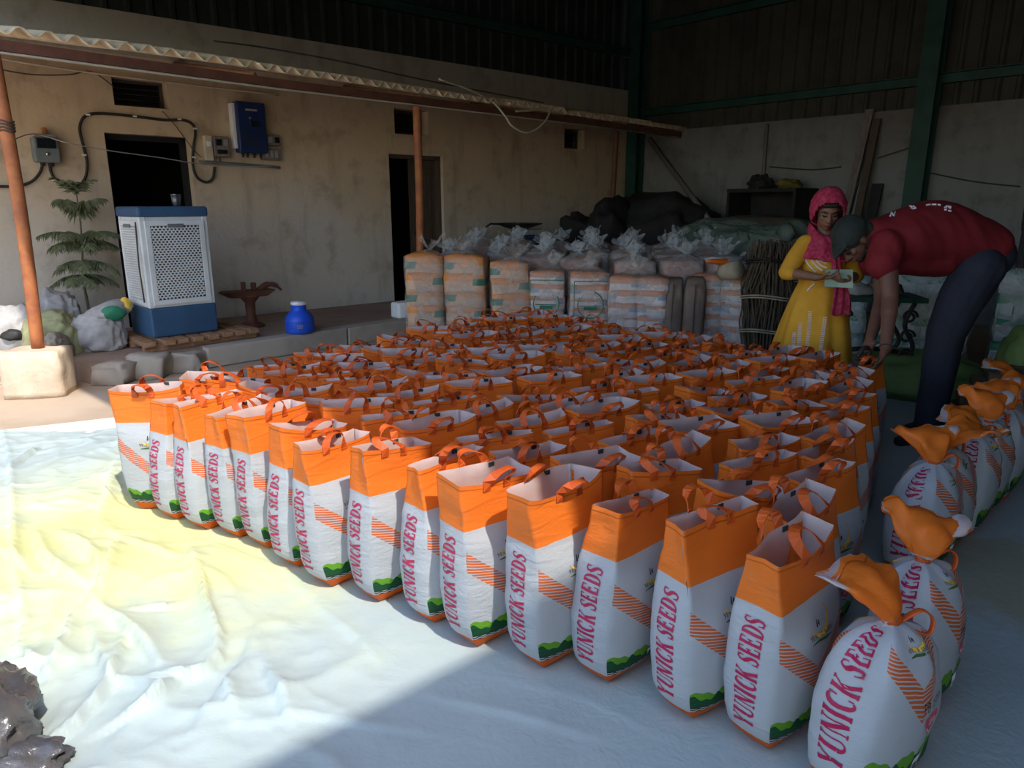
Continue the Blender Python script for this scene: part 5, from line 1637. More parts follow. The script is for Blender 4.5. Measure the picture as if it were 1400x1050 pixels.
for zz, rr_ in ((0.25, 0.235), (0.55, 0.245), (0.86, 0.225)):
    mb = MB()
    for k in range(2):
        mb.tube([Vector((rr_ * math.cos(t), 0.86 * rr_ * math.sin(t), zz + 0.02 * k + 0.02 * math.sin(2 * t))) for t in np.linspace(0, 2 * math.pi, 29)], 0.007, 5, cap=False)
    mb.build('binding', M['iron'] if zz > 0.6 else M['rope'], root, smooth=True)
mb = MB()
for k in range(16):
    mb.box((0.165 + 0.008 * math.sin(k), -0.13, 0.70 + 0.018 * k), (0.05, 0.012, 0.008))
mb.build('bead_strip', M['rope'], root)['kind'] = 'stuff'
c = at(998, 380, 6.35)
o = MB().lathe([(0.0, -0.1), (0.075, -0.1), (0.078, -0.06), (0.078, 0.1), (0.0, 0.1)], n=22, M=Matrix.Rotation(math.radians(20), 4, 'Z') @ Matrix.Rotation(math.radians(80), 4, 'X')).build('card_roll', M['cardboard'], smooth=True)
o.location = (c.x, c.y, 0.70 + 0.078); tag(o, 'beige card roll lying on the wide bale against the reeds', 'roll')
root = empty('loose_packet', 'loose white packet with orange edge lying above the card roll', 'packet', (c.x - 0.02, c.y + 0.12, 0.845), 0.3)
lump('packet_body', (0, 0, 0.03), (0.19, 0.10, 0.035), 91, M['sack_white'], 0.3, False, parent=root)
lump('orange_edge', (-0.10, -0.07, 0.015), (0.13, 0.035, 0.028), 92, M['orange_print'], 0.3, False, parent=root)

# ------------------------------------------------------------------ dim clutter in the far corner
def heap(name, c, r, seed, mat, label, cat='heap', amp=0.3, n=4, power=1.0, rz=0.0):
    o = lump(name, c, r, seed, mat, amp, n=n, power=power, freq=1.8, crease=0.06)
    o.rotation_euler = (0, 0, rz)
    return tag(o, label, cat)
heap('tarp_heap', tuple(bw(0.95, 0.85, 0)), (0.95, 0.62, 0.86), 101, M['dark_heap'], 'tall dark tarpaulin-covered heap in the far corner', rz=-0.7, power=0.62, amp=0.42)
heap('tarp_heap', tuple(wl(6.2, 0.75, 0)), (0.62, 0.42, 0.80), 107, M['dark_heap'], 'dark upright heap at the wall beside the far porch post', rz=0.7, power=0.6, amp=0.4)
heap('tarp_heap', tuple(wl(5.5, 1.0, 0)), (0.75, 0.45, 0.60), 103, M['dark_heap'], 'low dark heap along the wall behind the clear bales', rz=0.7)
c = wl(4.7, 0.75, 0.17)
root = empty('plastic_drum', 'dark blue plastic drum by the wall right of the second doorway', 'drum', tuple(c))
mb = MB(); mb.lathe([(0.24, 0), (0.27, 0.02), (0.28, 0.2), (0.285, 0.22), (0.28, 0.24), (0.28, 0.5), (0.285, 0.52), (0.28, 0.54), (0.26, 0.72), (0.22, 0.76)], n=26); mb.build('drum_body', M['dark_blue_plastic'], root, smooth=True)
mb = MB(); mb.lathe([(0.23, 0.755), (0.235, 0.79), (0.1, 0.80), (0, 0.80)], n=24); mb.build('drum_lid', M['dark_blue_plastic'], root, smooth=True)
o = MB().box((0, 0, 0.035), (0.26, 0.2, 0.07), jit=0.006).build('white_carton', M['sack_white'], bevel=0.01)
o.location = c + Vector((0, 0, 0.80)); o.rotation_euler = (0, 0, 0.4); tag(o, 'small white carton on the lid of the dark blue drum', 'carton')
root = empty('hand_cart_tray', 'dark shallow tray with handle bar propped on the drum top', 'tray', tuple(c + Vector((-0.15, -0.08, 0.875))), math.radians(45))
mb = MB(); mb.lathe([(0.12, 0), (0.30, 0.06), (0.31, 0.07), (0.29, 0.07), (0.11, 0.012)], n=20); mb.build('pan', M['iron'], root, smooth=True)
mb = MB(); mb.tube([(-0.28, 0, 0.06), (-0.5, 0, 0.07), (-0.56, 0.03, 0.03)], 0.014, 6); mb.build('handle_bar', M['iron'], root, smooth=True)
# long pole leaning in the corner
a, b = on_plane(888, 190, tuple(bw(1.2, 0.25, 0)), BN), on_plane(985, 322, tuple(bw(1.2, 0.9, 0)), BN)
o = MB().tube([a, b + (b - a) * 0.45], 0.04, 8).build('leaning_pole', M['grey_wood'], smooth=True); tag(o, 'long grey pole slanting in the corner under the eave end', 'pole')
# dark open cupboard against the back wall
root = empty('open_cupboard', 'dark open-fronted steel cupboard against the back wall behind the girl', 'cupboard', tuple(bw(2.62, 0.34, 0)), math.atan2(BD.y, BD.x))
for (cx, cy, cz, sx, sy, sz, nm) in ((0, 0, 1.53, 0.98, 0.62, 0.05, 'top_board'), (0, 0, 0.06, 0.98, 0.62, 0.05, 'bottom_board'), (0, 0, 0.80, 0.92, 0.58, 0.03, 'shelf'), (-0.47, 0, 0.78, 0.04, 0.60, 1.5, 'side_board'), (0.47, 0, 0.78, 0.04, 0.60, 1.5, 'side_board'), (0, 0.29, 0.78, 0.92, 0.03, 1.5, 'back_board')):
    MB().box((cx, cy, cz), (sx, sy, sz)).build(nm, M['dark_heap'], root, bevel=0.006)
heap('dark_kettle_heap', tuple(bw(2.45, 0.34, 1.555)), (0.15, 0.12, 0.11), 111, M['green_tarp'] if False else M['dark_heap'], 'dark lumpy bundle on top of the cupboard', 'bundle', 0.45)
heap('yellow_rag', tuple(bw(2.86, 0.36, 1.555)), (0.15, 0.12, 0.07), 112, basic('dull_yellow_rag', (0.20, 0.16, 0.03), (0.14, 0.11, 0.02), 6, 0.9), 'dull yellow rag heaped on top of the cupboard', 'rag', 0.4)
# planks and posts leaning on the back wall
pl = [(3.30, 3.62, 1.75, 0.085, 'grey_wood'), (3.40, 3.60, 1.95, 0.07, 'white_wall'), (3.50, 3.66, 2.48, 0.10, 'grey_wood'), (3.62, 3.72, 1.95, 0.075, 'white_wall'), (3.70, 3.76, 2.36, 0.09, 'dark_wood'), (3.86, 3.86, 1.60, 0.12, 'dark_heap')]
pn = ['leftmost dark plank leaning on the back wall', 'narrow pale plank second from the left on the back wall', 'tallest plank leaning on the back wall', 'pale plank leaning just right of the tallest plank', 'reddish-brown plank leaning right of the pale one', 'short dark board at the right end of the leaning planks']
for (s0, s1, h, w, mt), lb in zip(pl, pn):
    a, b = bw(s0, 0.42, 0.0), bw(s1, 0.05, h)
    ax = (b - a).normalized(); side = BD - ax * BD.dot(ax); side.normalize(); nn = ax.cross(side)
    mb = MB(); mm = Matrix((side, nn, ax)).transposed().to_4x4(); mm.translation = a
    mb.box((0, 0, (b - a).length / 2), (w, 0.03, (b - a).length), mm, jit=0.003)
    tag(mb.build('leaning_plank', M[mt]), lb, 'plank', 'planks leaning on the back wall')
# wires sagging on the back wall
for px, lb in (([(1052, 228), (1110, 232), (1150, 228)], 'thin dark wire along the back wall above the cupboard'), ([(1200, 216), (1225, 208), (1248, 200)], 'thin wire rising to the green column on the back wall'), ([(1270, 236), (1330, 248), (1395, 255)], 'thin wire along the back wall right of the green column')):
    tag(MB().tube(catmull([on_plane(u, v, tuple(bw(0, 0.03, 0)), BN) for u, v in px], 5), 0.008, 5).build('wall_wire', M['wire_dark'], smooth=True), lb, 'wire')

# ------------------------------------------------------------------ right-hand clutter behind the man
# treadle sewing-machine table with scrolled iron legs
c = Vector((2.62, 5.15, 0))
root = empty('iron_table', 'green-topped table with scrolled black iron legs behind the two people', 'table', tuple(c), math.radians(-10))
mb = MB(); mb.box((0, 0, 0.70), (0.62, 0.38, 0.035)); mb.build('table_top', M['green_steel'], root, bevel=0.006)
for sx in (-0.24, 0.24):
    for sy in (-0.14, 0.14):
        mb = MB(); mb.tube(catmull([(sx, sy, 0.68), (sx * 0.8, sy, 0.52), (sx * 1.1, sy, 0.36), (sx * 0.75, sy, 0.2), (sx * 1.25, sy * 1.2, 0.0)], 5), 0.016, 7); mb.build('leg', M['iron'], root, smooth=True)
    for zz in (0.58, 0.44, 0.30):
        mb = MB(); mb.tube([Vector((sx * 0.9 + 0.05 * math.cos(t) * (1 - t / 14), -0.145, zz + 0.05 * math.sin(t) * (1 - t / 14))) for t in np.linspace(0, 8.5, 26)], 0.010, 6); mb.build('scroll', M['iron'], root, smooth=True)
mb = MB(); mb.tube(catmull([(-0.24, -0.1, 0.30), (-0.1, -0.14, 0.34), (0.1, -0.14, 0.34), (0.24, -0.1, 0.30)], 4), 0.018, 7); mb.build('cross_bar', M['iron'], root, smooth=True)
mb = MB(); mb.box((0, 0, 0.10), (0.34, 0.26, 0.02)); mb.build('treadle', M['iron'], root)
o = lump('cloth_scrap', (2.52, 5.15, 0.718), (0.10, 0.08, 0.05), 121, M['sack_white'], 0.4); tag(o, 'pale scrap of cloth lying on the green-topped iron table', 'cloth')
o = lump('dark_bundle', (2.70, 5.18, 0.718), (0.14, 0.12, 0.06), 122, M['jute'], 0.3); tag(o, 'dark brown bundle on the green-topped iron table', 'bundle')
# green and white wrapped bales
for i, (x, y, w, d, h, pm, a, lb) in enumerate(((3.28, 5.62, 0.66, 0.5, 0.84, 'pouch_green', -30, 'large green and white wrapped bale under the bending man'),
                                            (3.95, 5.25, 0.60, 0.5, 0.90, 'pouch_green', -34, 'green-banded wrapped bale right of the man\'s legs'),
                                            (4.45, 4.85, 0.60, 0.5, 0.92, 'pouch_green', -30, 'wrapped bale cut by the right edge of the picture'),
                                            (2.75, 6.05, 0.50, 0.45, 0.80, 'pouch_green', -20, 'grey-green wrapped bale behind the girl in yellow'))):
    b = make_bale(w, d, h, 5, 2, pm, 'wrap_cool', 130 + i, lb); b.location = (x, y, 0); b.rotation_euler = (0, 0, math.radians(a)); b['group'] = 'green and white wrapped bales'
# wire coils standing by those bales: ladder-like chains of links
for i, (x, y, a) in enumerate(((3.62, 4.86, 0.3), (3.86, 4.72, -0.2))):
    root = empty('wire_ladder', 'black twisted wire ladder, %s one, in front of the green-banded bale' % ('left' if i == 0 else 'right'), 'wire frame', (x, y, 0.0), a, 'black wire ladders')
    for dx in (-0.045, 0.045):
        MB().tube([(dx, 0, 0), (dx * 0.8, 0.01, 0.45), (dx * 0.3, 0.02, 0.86)], 0.006, 5).build('upright', M['iron'], root, smooth=True)
    for k in range(15):
        zz = 0.05 + 0.052 * k
        MB().tube([(-0.05 * (1 - zz * 0.6), -0.008, zz), (0.05 * (1 - zz * 0.6), -0.008, zz)], 0.005, 4).build('rung', M['iron'], root)
# tarps, jute and the folded brown sheets on the floor
heap('tarp_fold', (2.95, 4.95, 0), (0.50, 0.28, 0.20), 141, M['green_tarp'], 'light green tarp folded on the floor behind the man\'s hands', 'tarp', 0.25, rz=-0.5)
heap('tarp_fold', (3.46, 4.62, 0.0), (0.22, 0.2, 0.36), 142, M['green_tarp'], 'green cloth heaped behind the man\'s knee', 'cloth', 0.3)
heap('beige_sheet', (3.80, 4.55, 0.20), (0.40, 0.22, 0.16), 143, M['jute_pale'], 'pale beige sheet draped over the brown sheets right of the man', 'sheet', 0.35, rz=-0.4)
root = empty('folded_sheets', 'stack of folded brown jute sheets behind the tied seed bags', 'jute', (3.50, 4.28, 0), math.radians(-28))
for k in range(4):
    bm = bmesh.new(); bmesh.ops.create_cube(bm, size=1); bmesh.ops.subdivide_edges(bm, edges=bm.edges[:], cuts=6, use_grid_fill=True)
    for v in bm.verts:
        q = v.co.copy(); e = max(abs(q.x), abs(q.y)) * 2
        v.co = Vector((q.x * (1.35 - 0.08 * k), q.y * (0.62 - 0.05 * k), q.z * 0.085 * (1 - 0.35 * e ** 6) + 0.025 * mnoise.noise(q * 2.5 + Vector((k * 3, 0, 0)))))
    me = bpy.data.meshes.new('sheet'); bm.to_mesh(me); bm.free(); me.materials.append(M['jute']); me.polygons.foreach_set('use_smooth', [True] * len(me.polygons))
    o = bpy.data.objects.new('sheet', me); COL.objects.link(o); o.parent = root; o.location = (0.03 * k, 0.02 * k, 0.05 + 0.078 * k)
heap('jute_bundle', (4.05, 4.72, 0.92), (0.26, 0.2, 0.11), 145, M['jute'], 'brown bundle resting on the bales at the right edge', 'bundle', 0.25)
heap('brown_sack', (4.25, 4.05, 0), (0.32, 0.24, 0.36), 147, M['jute'], 'slumped brown sack low at the right edge', 'sack', 0.25)
heap('orange_packet', (3.98, 4.9, 0.90), (0.12, 0.08, 0.05), 148, M['orange_print'], 'orange packet on top of the green-banded bale', 'packet', 0.3)
# dark jacket-like thing hanging on a peg post at the right edge
a = at(1396, 300, 5.2)
root = empty('dark_post', 'dark padded post at the extreme right edge behind the bales', 'post', (a.x + 0.03, a.y, 0))
mb = MB(); mb.tube([(0.02, 0, 0), (0.03, 0, 0.9), (0.05, 0, 1.75)], 0.04, 10); mb.build('pole', M['dark_heap'], root, smooth=True)
lump('wrapping', (0.04, 0, 1.28), (0.05, 0.05, 0.2), 151, M['black'], 0.25, False, parent=root)
# ------------------------------------------------------------------ people
class Blob:
    """tapered limbs and rounded masses fused into one continuous skin by a voxel remesh"""
    def __init__(self): self.bm = bmesh.new()
    def limb(self, pts, rs, n=14, sq=None):
        pts = [Vector(p) for p in pts]
        for i in range(len(pts) - 1):
            self._cap(pts[i], rs[i], pts[i + 1], rs[i + 1], n)
        return self
    def _cap(self, a, ra, b, rb, n):
        d = b - a; L = d.length
        z = d.normalized() if L > 1e-6 else Vector((0, 0, 1)); x = z.orthogonal().normalized(); y = z.cross(x)
        prof = [(-math.pi / 2 + math.pi / 2 * i / 4, 0) for i in range(1, 5)] + [(math.pi / 2 * i / 4, 1) for i in range(0, 4)]
        rings = []
        for t, e in prof:
            c, r = (b, rb) if e else (a, ra)
            rings.append([self.bm.verts.new(c + z * (r * math.sin(t)) + (x * math.cos(2 * math.pi * k / n) + y * math.sin(2 * math.pi * k / n)) * (r * math.cos(t))) for k in range(n)])
        p0 = self.bm.verts.new(a - z * ra); p1 = self.bm.verts.new(b + z * rb)
        for k in range(n):
            k2 = (k + 1) % n
            self.bm.faces.new((p0, rings[0][k2], rings[0][k])); self.bm.faces.new((p1, rings[-1][k], rings[-1][k2]))
            for i in range(len(rings) - 1):
                self.bm.faces.new((rings[i][k], rings[i][k2], rings[i + 1][k2], rings[i + 1][k]))
    def ell(self, c, r, R=None):
        Mx = Matrix.Translation(Vector(c)) @ (R.to_4x4() if R is not None else Matrix.Identity(4)) @ Matrix.Diagonal((*r, 1))
        bmesh.ops.create_uvsphere(self.bm, u_segments=20, v_segments=14, radius=1, matrix=Mx)
        return self
    def done(self, name, mat, parent, voxel=0.008, smooth=4, fold=None):
        me = bpy.data.meshes.new(name + '_src'); self.bm.to_mesh(me); self.bm.free()
        o = bpy.data.objects.new(name + '_src', me); COL.objects.link(o)
        md = o.modifiers.new('r', 'REMESH'); md.mode = 'VOXEL'; md.voxel_size = voxel
        if smooth: sm = o.modifiers.new('s', 'SMOOTH'); sm.factor = 0.5; sm.iterations = smooth
        dg = bpy.context.evaluated_depsgraph_get()
        me2 = bpy.data.meshes.new_from_object(o.evaluated_get(dg))
        bpy.data.objects.remove(o); bpy.data.meshes.remove(me)
        if fold:
            nr = [v.normal.copy() for v in me2.vertices]
            for v, n in zip(me2.vertices, nr): v.co = v.co + n * fold(v.co)
        me2.name = name; me2.materials.clear(); me2.materials.append(mat)
        me2.polygons.foreach_set('use_smooth', [True] * len(me2.polygons))
        o2 = bpy.data.objects.new(name, me2); COL.objects.link(o2)
        return relocal(o2, parent)

def basis(f, up=Vector((0, 0, 1))):
    """columns: right (the figure's left-to-right as we face along f), f, up"""
    f = f.normalized(); r = f.cross(up).normalized(); u = r.cross(f).normalized()
    return Matrix((r, f, u)).transposed()

def hand(bl, wrist, d, palmn, size=1.0, curl=0.6, thumb=1, spread=0.0):
    """palm, four unequal bent fingers, thumb from the palm's side. d: wrist to knuckles; palmn: out of the palm"""
    d = d.normalized(); n = (palmn - d * palmn.dot(d)).normalized(); s = d.cross(n).normalized() * thumb
    k = size
    bl.limb([wrist, wrist + d * 0.03 * k], [0.021 * k, 0.022 * k])
    for e in (-0.026, -0.009, 0.009, 0.026):
        bl.limb([wrist + d * 0.02 * k + s * e * 0.6 * k, wrist + d * 0.082 * k + s * e * k], [0.016 * k, 0.0135 * k], 10)
    for e, L in ((0.030, 0.068), (0.010, 0.078), (-0.010, 0.072), (-0.029, 0.056)):
        p = wrist + d * 0.085 * k + s * e * 1.05 * k; a = 0.0
        for j, fr in enumerate((0.45, 0.32, 0.23)):
            a += curl * (0.55 if j == 0 else 0.75)
            q = p + (d * math.cos(a) + n * math.sin(a) + s * spread * e * 12) * L * fr * k
            bl.limb([p, q], [(0.0088 - 0.0007 * j) * k, (0.0083 - 0.0008 * j) * k], 8); p = q
    p = wrist + d * 0.028 * k + s * 0.026 * k
    q = p + (d * 0.55 + s * 0.75 + n * 0.35).normalized() * 0.040 * k
    r = q + (d * 0.85 + s * 0.15 + n * 0.5).normalized() * 0.030 * k
    bl.limb([p, q, r], [0.0125 * k, 0.0105 * k, 0.0085 * k], 9)

def head(bl, c, B, k=1.0):
    """c: head centre; B: basis (right, forward, up)"""
    L = lambda x, y, z: Vector(c) + B @ Vector((x, y, z)) * k
    bl.ell(L(0, -0.012, 0.022), (0.073 * k, 0.093 * k, 0.092 * k), B)
    bl.ell(L(0, 0.026, -0.035), (0.058 * k, 0.058 * k, 0.074 * k), B)
    bl.ell(L(0, 0.050, -0.088), (0.026 * k, 0.026 * k, 0.022 * k), B)
    for sx in (-1, 1):
        bl.ell(L(sx * 0.032, 0.060, -0.022), (0.024 * k, 0.020 * k, 0.020 * k), B)
        bl.ell(L(sx * 0.074, -0.005, -0.012), (0.010 * k, 0.020 * k, 0.030 * k), B)
        bl.ell(L(sx * 0.011, 0.088, -0.040), (0.010 * k, 0.011 * k, 0.009 * k), B)
    bl.limb([L(0, 0.078, 0.006), L(0, 0.098, -0.036)], [0.0095 * k, 0.0125 * k])
    bl.ell(L(0, 0.076, 0.022), (0.048 * k, 0.014 * k, 0.010 * k), B)
    bl.ell(L(0, 0.078, -0.062), (0.024 * k, 0.013 * k, 0.006 * k), B)
    bl.ell(L(0, 0.075, -0.073), (0.021 * k, 0.013 * k, 0.0075 * k), B)
    return L

def face_parts(root, c, B, k, lip, closed=True):
    L = lambda x, y, z: Vector(c) + B @ Vector((x, y, z)) * k
    for sx in (-1, 1):
        mb = MB(); mb.tube([L(sx * 0.018, 0.0885, -0.001), L(sx * 0.030, 0.0865, -0.006), L(sx * 0.044, 0.078, -0.001)], [0.0035 * k, 0.006 * k, 0.0035 * k], 6)
        relocal(mb.build('eyelid', M['hair'], smooth=True), root)
        mb = MB(); mb.tube([L(sx * 0.014, 0.090, 0.017), L(sx * 0.030, 0.088, 0.024), L(sx * 0.050, 0.074, 0.018)], [0.003 * k, 0.0045 * k, 0.002 * k], 6)
        relocal(mb.build('eyebrow', M['hair'], smooth=True), root)
    mb = MB(); mb.tube([L(-0.022, 0.0835, -0.067), L(0, 0.0935, -0.066), L(0.022, 0.0835, -0.067)], [0.003 * k, 0.0058 * k, 0.003 * k], 7)
    relocal(mb.build('lips', lip, smooth=True), root)

lipm = basic('dusky_lips', (0.22, 0.055, 0.05), None, 20, 0.5, bmp=0)

# ---- girl in yellow, reading from a paper
YW = 4.35
g_ = lambda u, v, dy=0.0: at(u, v, YW + dy)
foot = at(1122, 400, YW); gx, gy = foot.x, foot.y
girl = empty('person', 'girl in mustard dress and crimson headscarf reading a pale paper beside the bending man', 'person', (gx, gy, 0))
hc = g_(1131, 288); hc.y -= 0.01
HB = basis(Vector((-0.22, -0.92, -0.36)))
b = Blob(); head(b, hc, HB, 0.93)
neck0 = g_(1127, 338, 0.03)
b.limb([hc + HB @ Vector((0, -0.02, -0.05)), neck0], [0.047, 0.050])
shL, shR = g_(1099, 334, 0.03), g_(1156, 336, 0.05)
chest = g_(1127, 350, 0.03); waist = g_(1121, 386, 0.03); hip = g_(1120, 408, 0.04)
b.limb([shL, shR], [0.042, 0.042]); b.limb([chest, waist, hip], [0.105, 0.088, 0.11])
elL, wrL = g_(1076, 372, -0.02), g_(1116, 379, -0.19)
elR, wrR = g_(1170, 376, -0.02), g_(1160, 384, -0.19)
b.limb([shL, elL, wrL], [0.043, 0.034, 0.023]); b.limb([shR, elR, wrR], [0.043, 0.034, 0.023])
hand(b, wrL, (g_(1138, 379, -0.22) - wrL), Vector((0.1, 0.1, 1)), 0.88, 0.75, 1)
hand(b, wrR, (g_(1148, 384, -0.22) - wrR), Vector((0, 0.2, 1)), 0.88, 0.75, -1)
for sx in (-1, 1):
    kx = gx + sx * 0.065
    b.limb([(gx + sx * 0.06, hip.y, hip.z - 0.02), (kx, gy + 0.01, 0.42), (kx, gy + 0.03, 0.075)], [0.075, 0.05, 0.033])
    b.limb([(kx, gy + 0.03, 0.045), (kx + 0.0 + sx * 0.01, gy - 0.13, 0.025)], [0.035, 0.024])
b.done('body', M['skin'], girl, 0.0055, 3)
face_parts(girl, hc, HB, 0.93, lipm)
# hair showing at the forehead
b = Blob(); L = lambda x, y, z: hc + HB @ Vector((x, y, z)) * 0.93
b.limb([L(-0.060, 0.045, 0.045), L(-0.03, 0.072, 0.062), L(0.03, 0.072, 0.062), L(0.060, 0.045, 0.045)], [0.014, 0.016, 0.016, 0.014])
b.limb([L(-0.068, 0.035, 0.05), L(-0.074, 0.02, -0.02)], [0.014, 0.012]); b.limb([L(0.068, 0.035, 0.05), L(0.074, 0.02, -0.02)], [0.014, 0.012])
b.done('hair', M['hair'], girl, 0.006, 2)
# dress: fitted bodice flaring to a wide skirt, soft gathers
def rings_mesh(rows, n=48):
    mb = MB()
    for fn in rows:
        for k in range(n): mb.v.append(tuple(fn(2 * math.pi * k / n)))
    for j in range(len(rows) - 1):
        for k in range(n):
            k2 = (k + 1) % n
            mb.f.append((j*n + k, j*n + k2, (j+1)*n + k2, (j+1)*n + k)); mb.m.append(0)
    return mb
prof = []
def ring(cx, cy, z, rx, ry, fold):
    def f(a):
        k = 1 + fold * (math.sin(7 * a + 1.3) + 0.6 * math.sin(12 * a + z * 3)) 
        return Vector((cx + rx * k * math.cos(a), cy + ry * k * math.sin(a), z))
    return f
zs_ = [(0.24, 0.262, 0.215, 0.055), (0.34, 0.250, 0.205, 0.055), (0.48, 0.228, 0.185, 0.050), (0.62, 0.200, 0.160, 0.042), (0.74, 0.170, 0.138, 0.032), (0.82, 0.146, 0.122, 0.018), (0.88, 0.124, 0.108, 0.010), (0.95, 0.122, 0.106, 0.006), (1.02, 0.134, 0.118, 0.004), (1.08, 0.142, 0.116, 0.0), (1.115, 0.140, 0.098, 0.0), (1.145, 0.098, 0.075, 0.0), (1.155, 0.066, 0.060, 0.0)]
rows = []
for z, rx, ry, fo in zs_:
    t = min(1, max(0, (z - 0.24) / 0.9))
    cx = gx + (chest.x - gx) * t - 0.012 * (1 - t); cy = gy + 0.03
    rows.append(ring(cx, cy, z, rx, ry, fo))
dress = relocal(rings_mesh(rows, 72).build('dress', M['mustard'], smooth=True), girl)
sd = dress.modifiers.new('thick', 'SOLIDIFY'); sd.thickness = 0.005; sd.offset = 1
b = Blob(); e2 = elL + (wrL - elL) * 0.14
b.limb([shL + Vector((0.015, 0, 0)), shL.lerp(elL, 0.5), elL, e2], [0.060, 0.056, 0.050, 0.046]); b.done('sleeve', M['mustard'], girl, 0.008, 3)
b = Blob(); e2 = elR + (wrR - elR) * 0.14
b.limb([shR - Vector((0.015, 0, 0)), shR.lerp(elR, 0.5), elR, e2], [0.060, 0.056, 0.050, 0.046]); b.done('sleeve', M['mustard'], girl, 0.008, 3)
# embroidery: bead columns on the skirt, swirls on the bodice, laid on the cloth
dg = bpy.context.evaluated_depsgraph_get(); dg.update()
bvh = BVHTree.FromObject(dress, dg)
Di = dress.matrix_world.inverted() if False else Matrix.Translation(-Vector((gx, gy, 0)))
camp = Vector((0, 0, CAM_H))
def on_dress(u, v):
    r = _ray(u, v).normalized()
    hit = bvh.ray_cast(Di @ camp, r)
    return (hit[0] + hit[1] * 0.002) if hit[0] else None
mb = MB()
for x0_, x1_, y0_, y1_ in ((1086, 1084, 455, 482), (1094, 1092, 442, 482), (1108, 1103, 426, 484), (1128, 1121, 434, 486)):
    y = y0_
    while y < y1_:
        u = x0_ + (x1_ - x0_) * (y - y0_) / (y1_ - y0_)
        for du in (-1.3, 1.3):
            p = on_dress(u + du, y)
            if p: mb.box(tuple(p), (0.009, 0.004, 0.007))
        y += 2.6
mb.build('skirt_embroidery', M['thread_white'], girl)['kind'] = 'stuff'
mb = MB()
for path in ([(1100, 338), (1100, 350), (1106, 362), (1116, 372)], [(1104, 338), (1107, 350), (1115, 362), (1124, 370)], [(1108, 342), (1114, 352), (1122, 362), (1130, 366)], [(1112, 347), (1120, 355), (1130, 360)], [(1104, 398), (1109, 392), (1114, 388)]):
    pts = [on_dress(u, v) for u, v in [tuple(p)[:2] for p in catmull([(a, b_, 0) for a, b_ in path], 4)]]
    pts = [p for p in pts if p]
    if len(pts) > 1: mb.tube(pts, 0.006, 5)
mb.build('bodice_embroidery', M['thread_white'], girl)['kind'] = 'stuff'
# headscarf: hood with a face opening, cowl over the shoulders, a long end hanging in front
bm = bmesh.new(); bmesh.ops.create_uvsphere(bm, u_segments=40, v_segments=28, radius=1)
hb = HB @ Matrix.Identity(3)
kill = []
for v in bm.verts:
    q = v.co.normalized()
    ex, ez = math.atan2(q.x, q.y), q.z
    if q.y > 0 and (q.x / 0.80) ** 2 + ((q.z + 0.40) / 0.92) ** 2 < 1: kill.append(v)
    wr = 1 + 0.04 * mnoise.noise(q * 3) + 0.015 * math.sin(18 * q.z + 4 * q.x)
    v.co = Vector((q.x * 0.096, q.y * 0.112 - 0.010, q.z * 0.122 + 0.012)) * wr
bmesh.ops.delete(bm, geom=kill, context='VERTS')
for v in bm.verts:
    p = v.co.copy()
    if p.z < -0.03: p.x *= 1 + 1.6 * (-0.03 - p.z); p.y -= 0.1 * (-0.03 - p.z)
    v.co = hc + HB @ p
me = bpy.data.meshes.new('scarf_hood'); bm.to_mesh(me); bm.free(); me.materials.append(M['pink_scarf']); me.polygons.foreach_set('use_smooth', [True] * len(me.polygons))
o = bpy.data.objects.new('scarf_hood', me); COL.objects.link(o); relocal(o, girl)
sd = o.modifiers.new('thick', 'SOLIDIFY'); sd.thickness = 0.006; sd.offset = 1
def cowl(z, rx, ry, cx, cy, front):
    def f(a):
        k = 1 + 0.05 * math.sin(9 * a + z * 60) + 0.03 * math.sin(15 * a)
        fr = max(0, -math.sin(a)) ** 1.5
        return Vector((cx + rx * k * math.cos(a), cy + ry * k * math.sin(a), z - front * fr))
    return f
cxm, cym = neck0.x, neck0.y
rows = [cowl(hc.z - 0.075, 0.080, 0.070, hc.x, hc.y + 0.045, 0.065), cowl(hc.z - 0.115, 0.090, 0.088, hc.x * 0.6 + cxm * 0.4, cym, 0.045), cowl(1.165, 0.100, 0.098, cxm, cym - 0.005, 0.03), cowl(1.135, 0.140, 0.135, cxm, cym, 0.055), cowl(1.095, 0.172, 0.152, cxm, cym, 0.05), cowl(1.045, 0.180, 0.162, cxm + 0.012, cym, 0.02)]
o = relocal(rings_mesh(rows, 60).build('scarf_cowl', M['pink_scarf'], smooth=True), girl)
sd = o.modifiers.new('thick', 'SOLIDIFY'); sd.thickness = 0.006; sd.offset = 1
def ribbon(path, widths, nw=9, wav=0.010):
    pts = catmull(path, 6); mb = MB(); n = len(pts)
    for i, p in enumerate(pts):
        w = np.interp(i / (n - 1) * (len(widths) - 1), range(len(widths)), widths)
        for k in range(nw):
            t = k / (nw - 1) - 0.5
            mb.v.append(tuple(p + Vector((0.95 * w * t, 0.25 * w * t + wav * math.sin(t * 14 + i * 0.25), 0.006 * math.sin(9 * t)))))
    for i in range(n - 1):
        for k in range(nw - 1):
            mb.f.append((i*nw + k, i*nw + k + 1, (i+1)*nw + k + 1, (i+1)*nw + k)); mb.m.append(0)
    return mb
o = relocal(ribbon([g_(1140, 338, -0.115), g_(1144, 356, -0.125), g_(1147, 380, -0.125), g_(1150, 405, -0.15), g_(1149, 431, -0.175)], [0.09, 0.07, 0.075, 0.12, 0.15]).build('scarf_end', M['pink_scarf'], smooth=True), girl)
sd = o.modifiers.new('thick', 'SOLIDIFY'); sd.thickness = 0.005
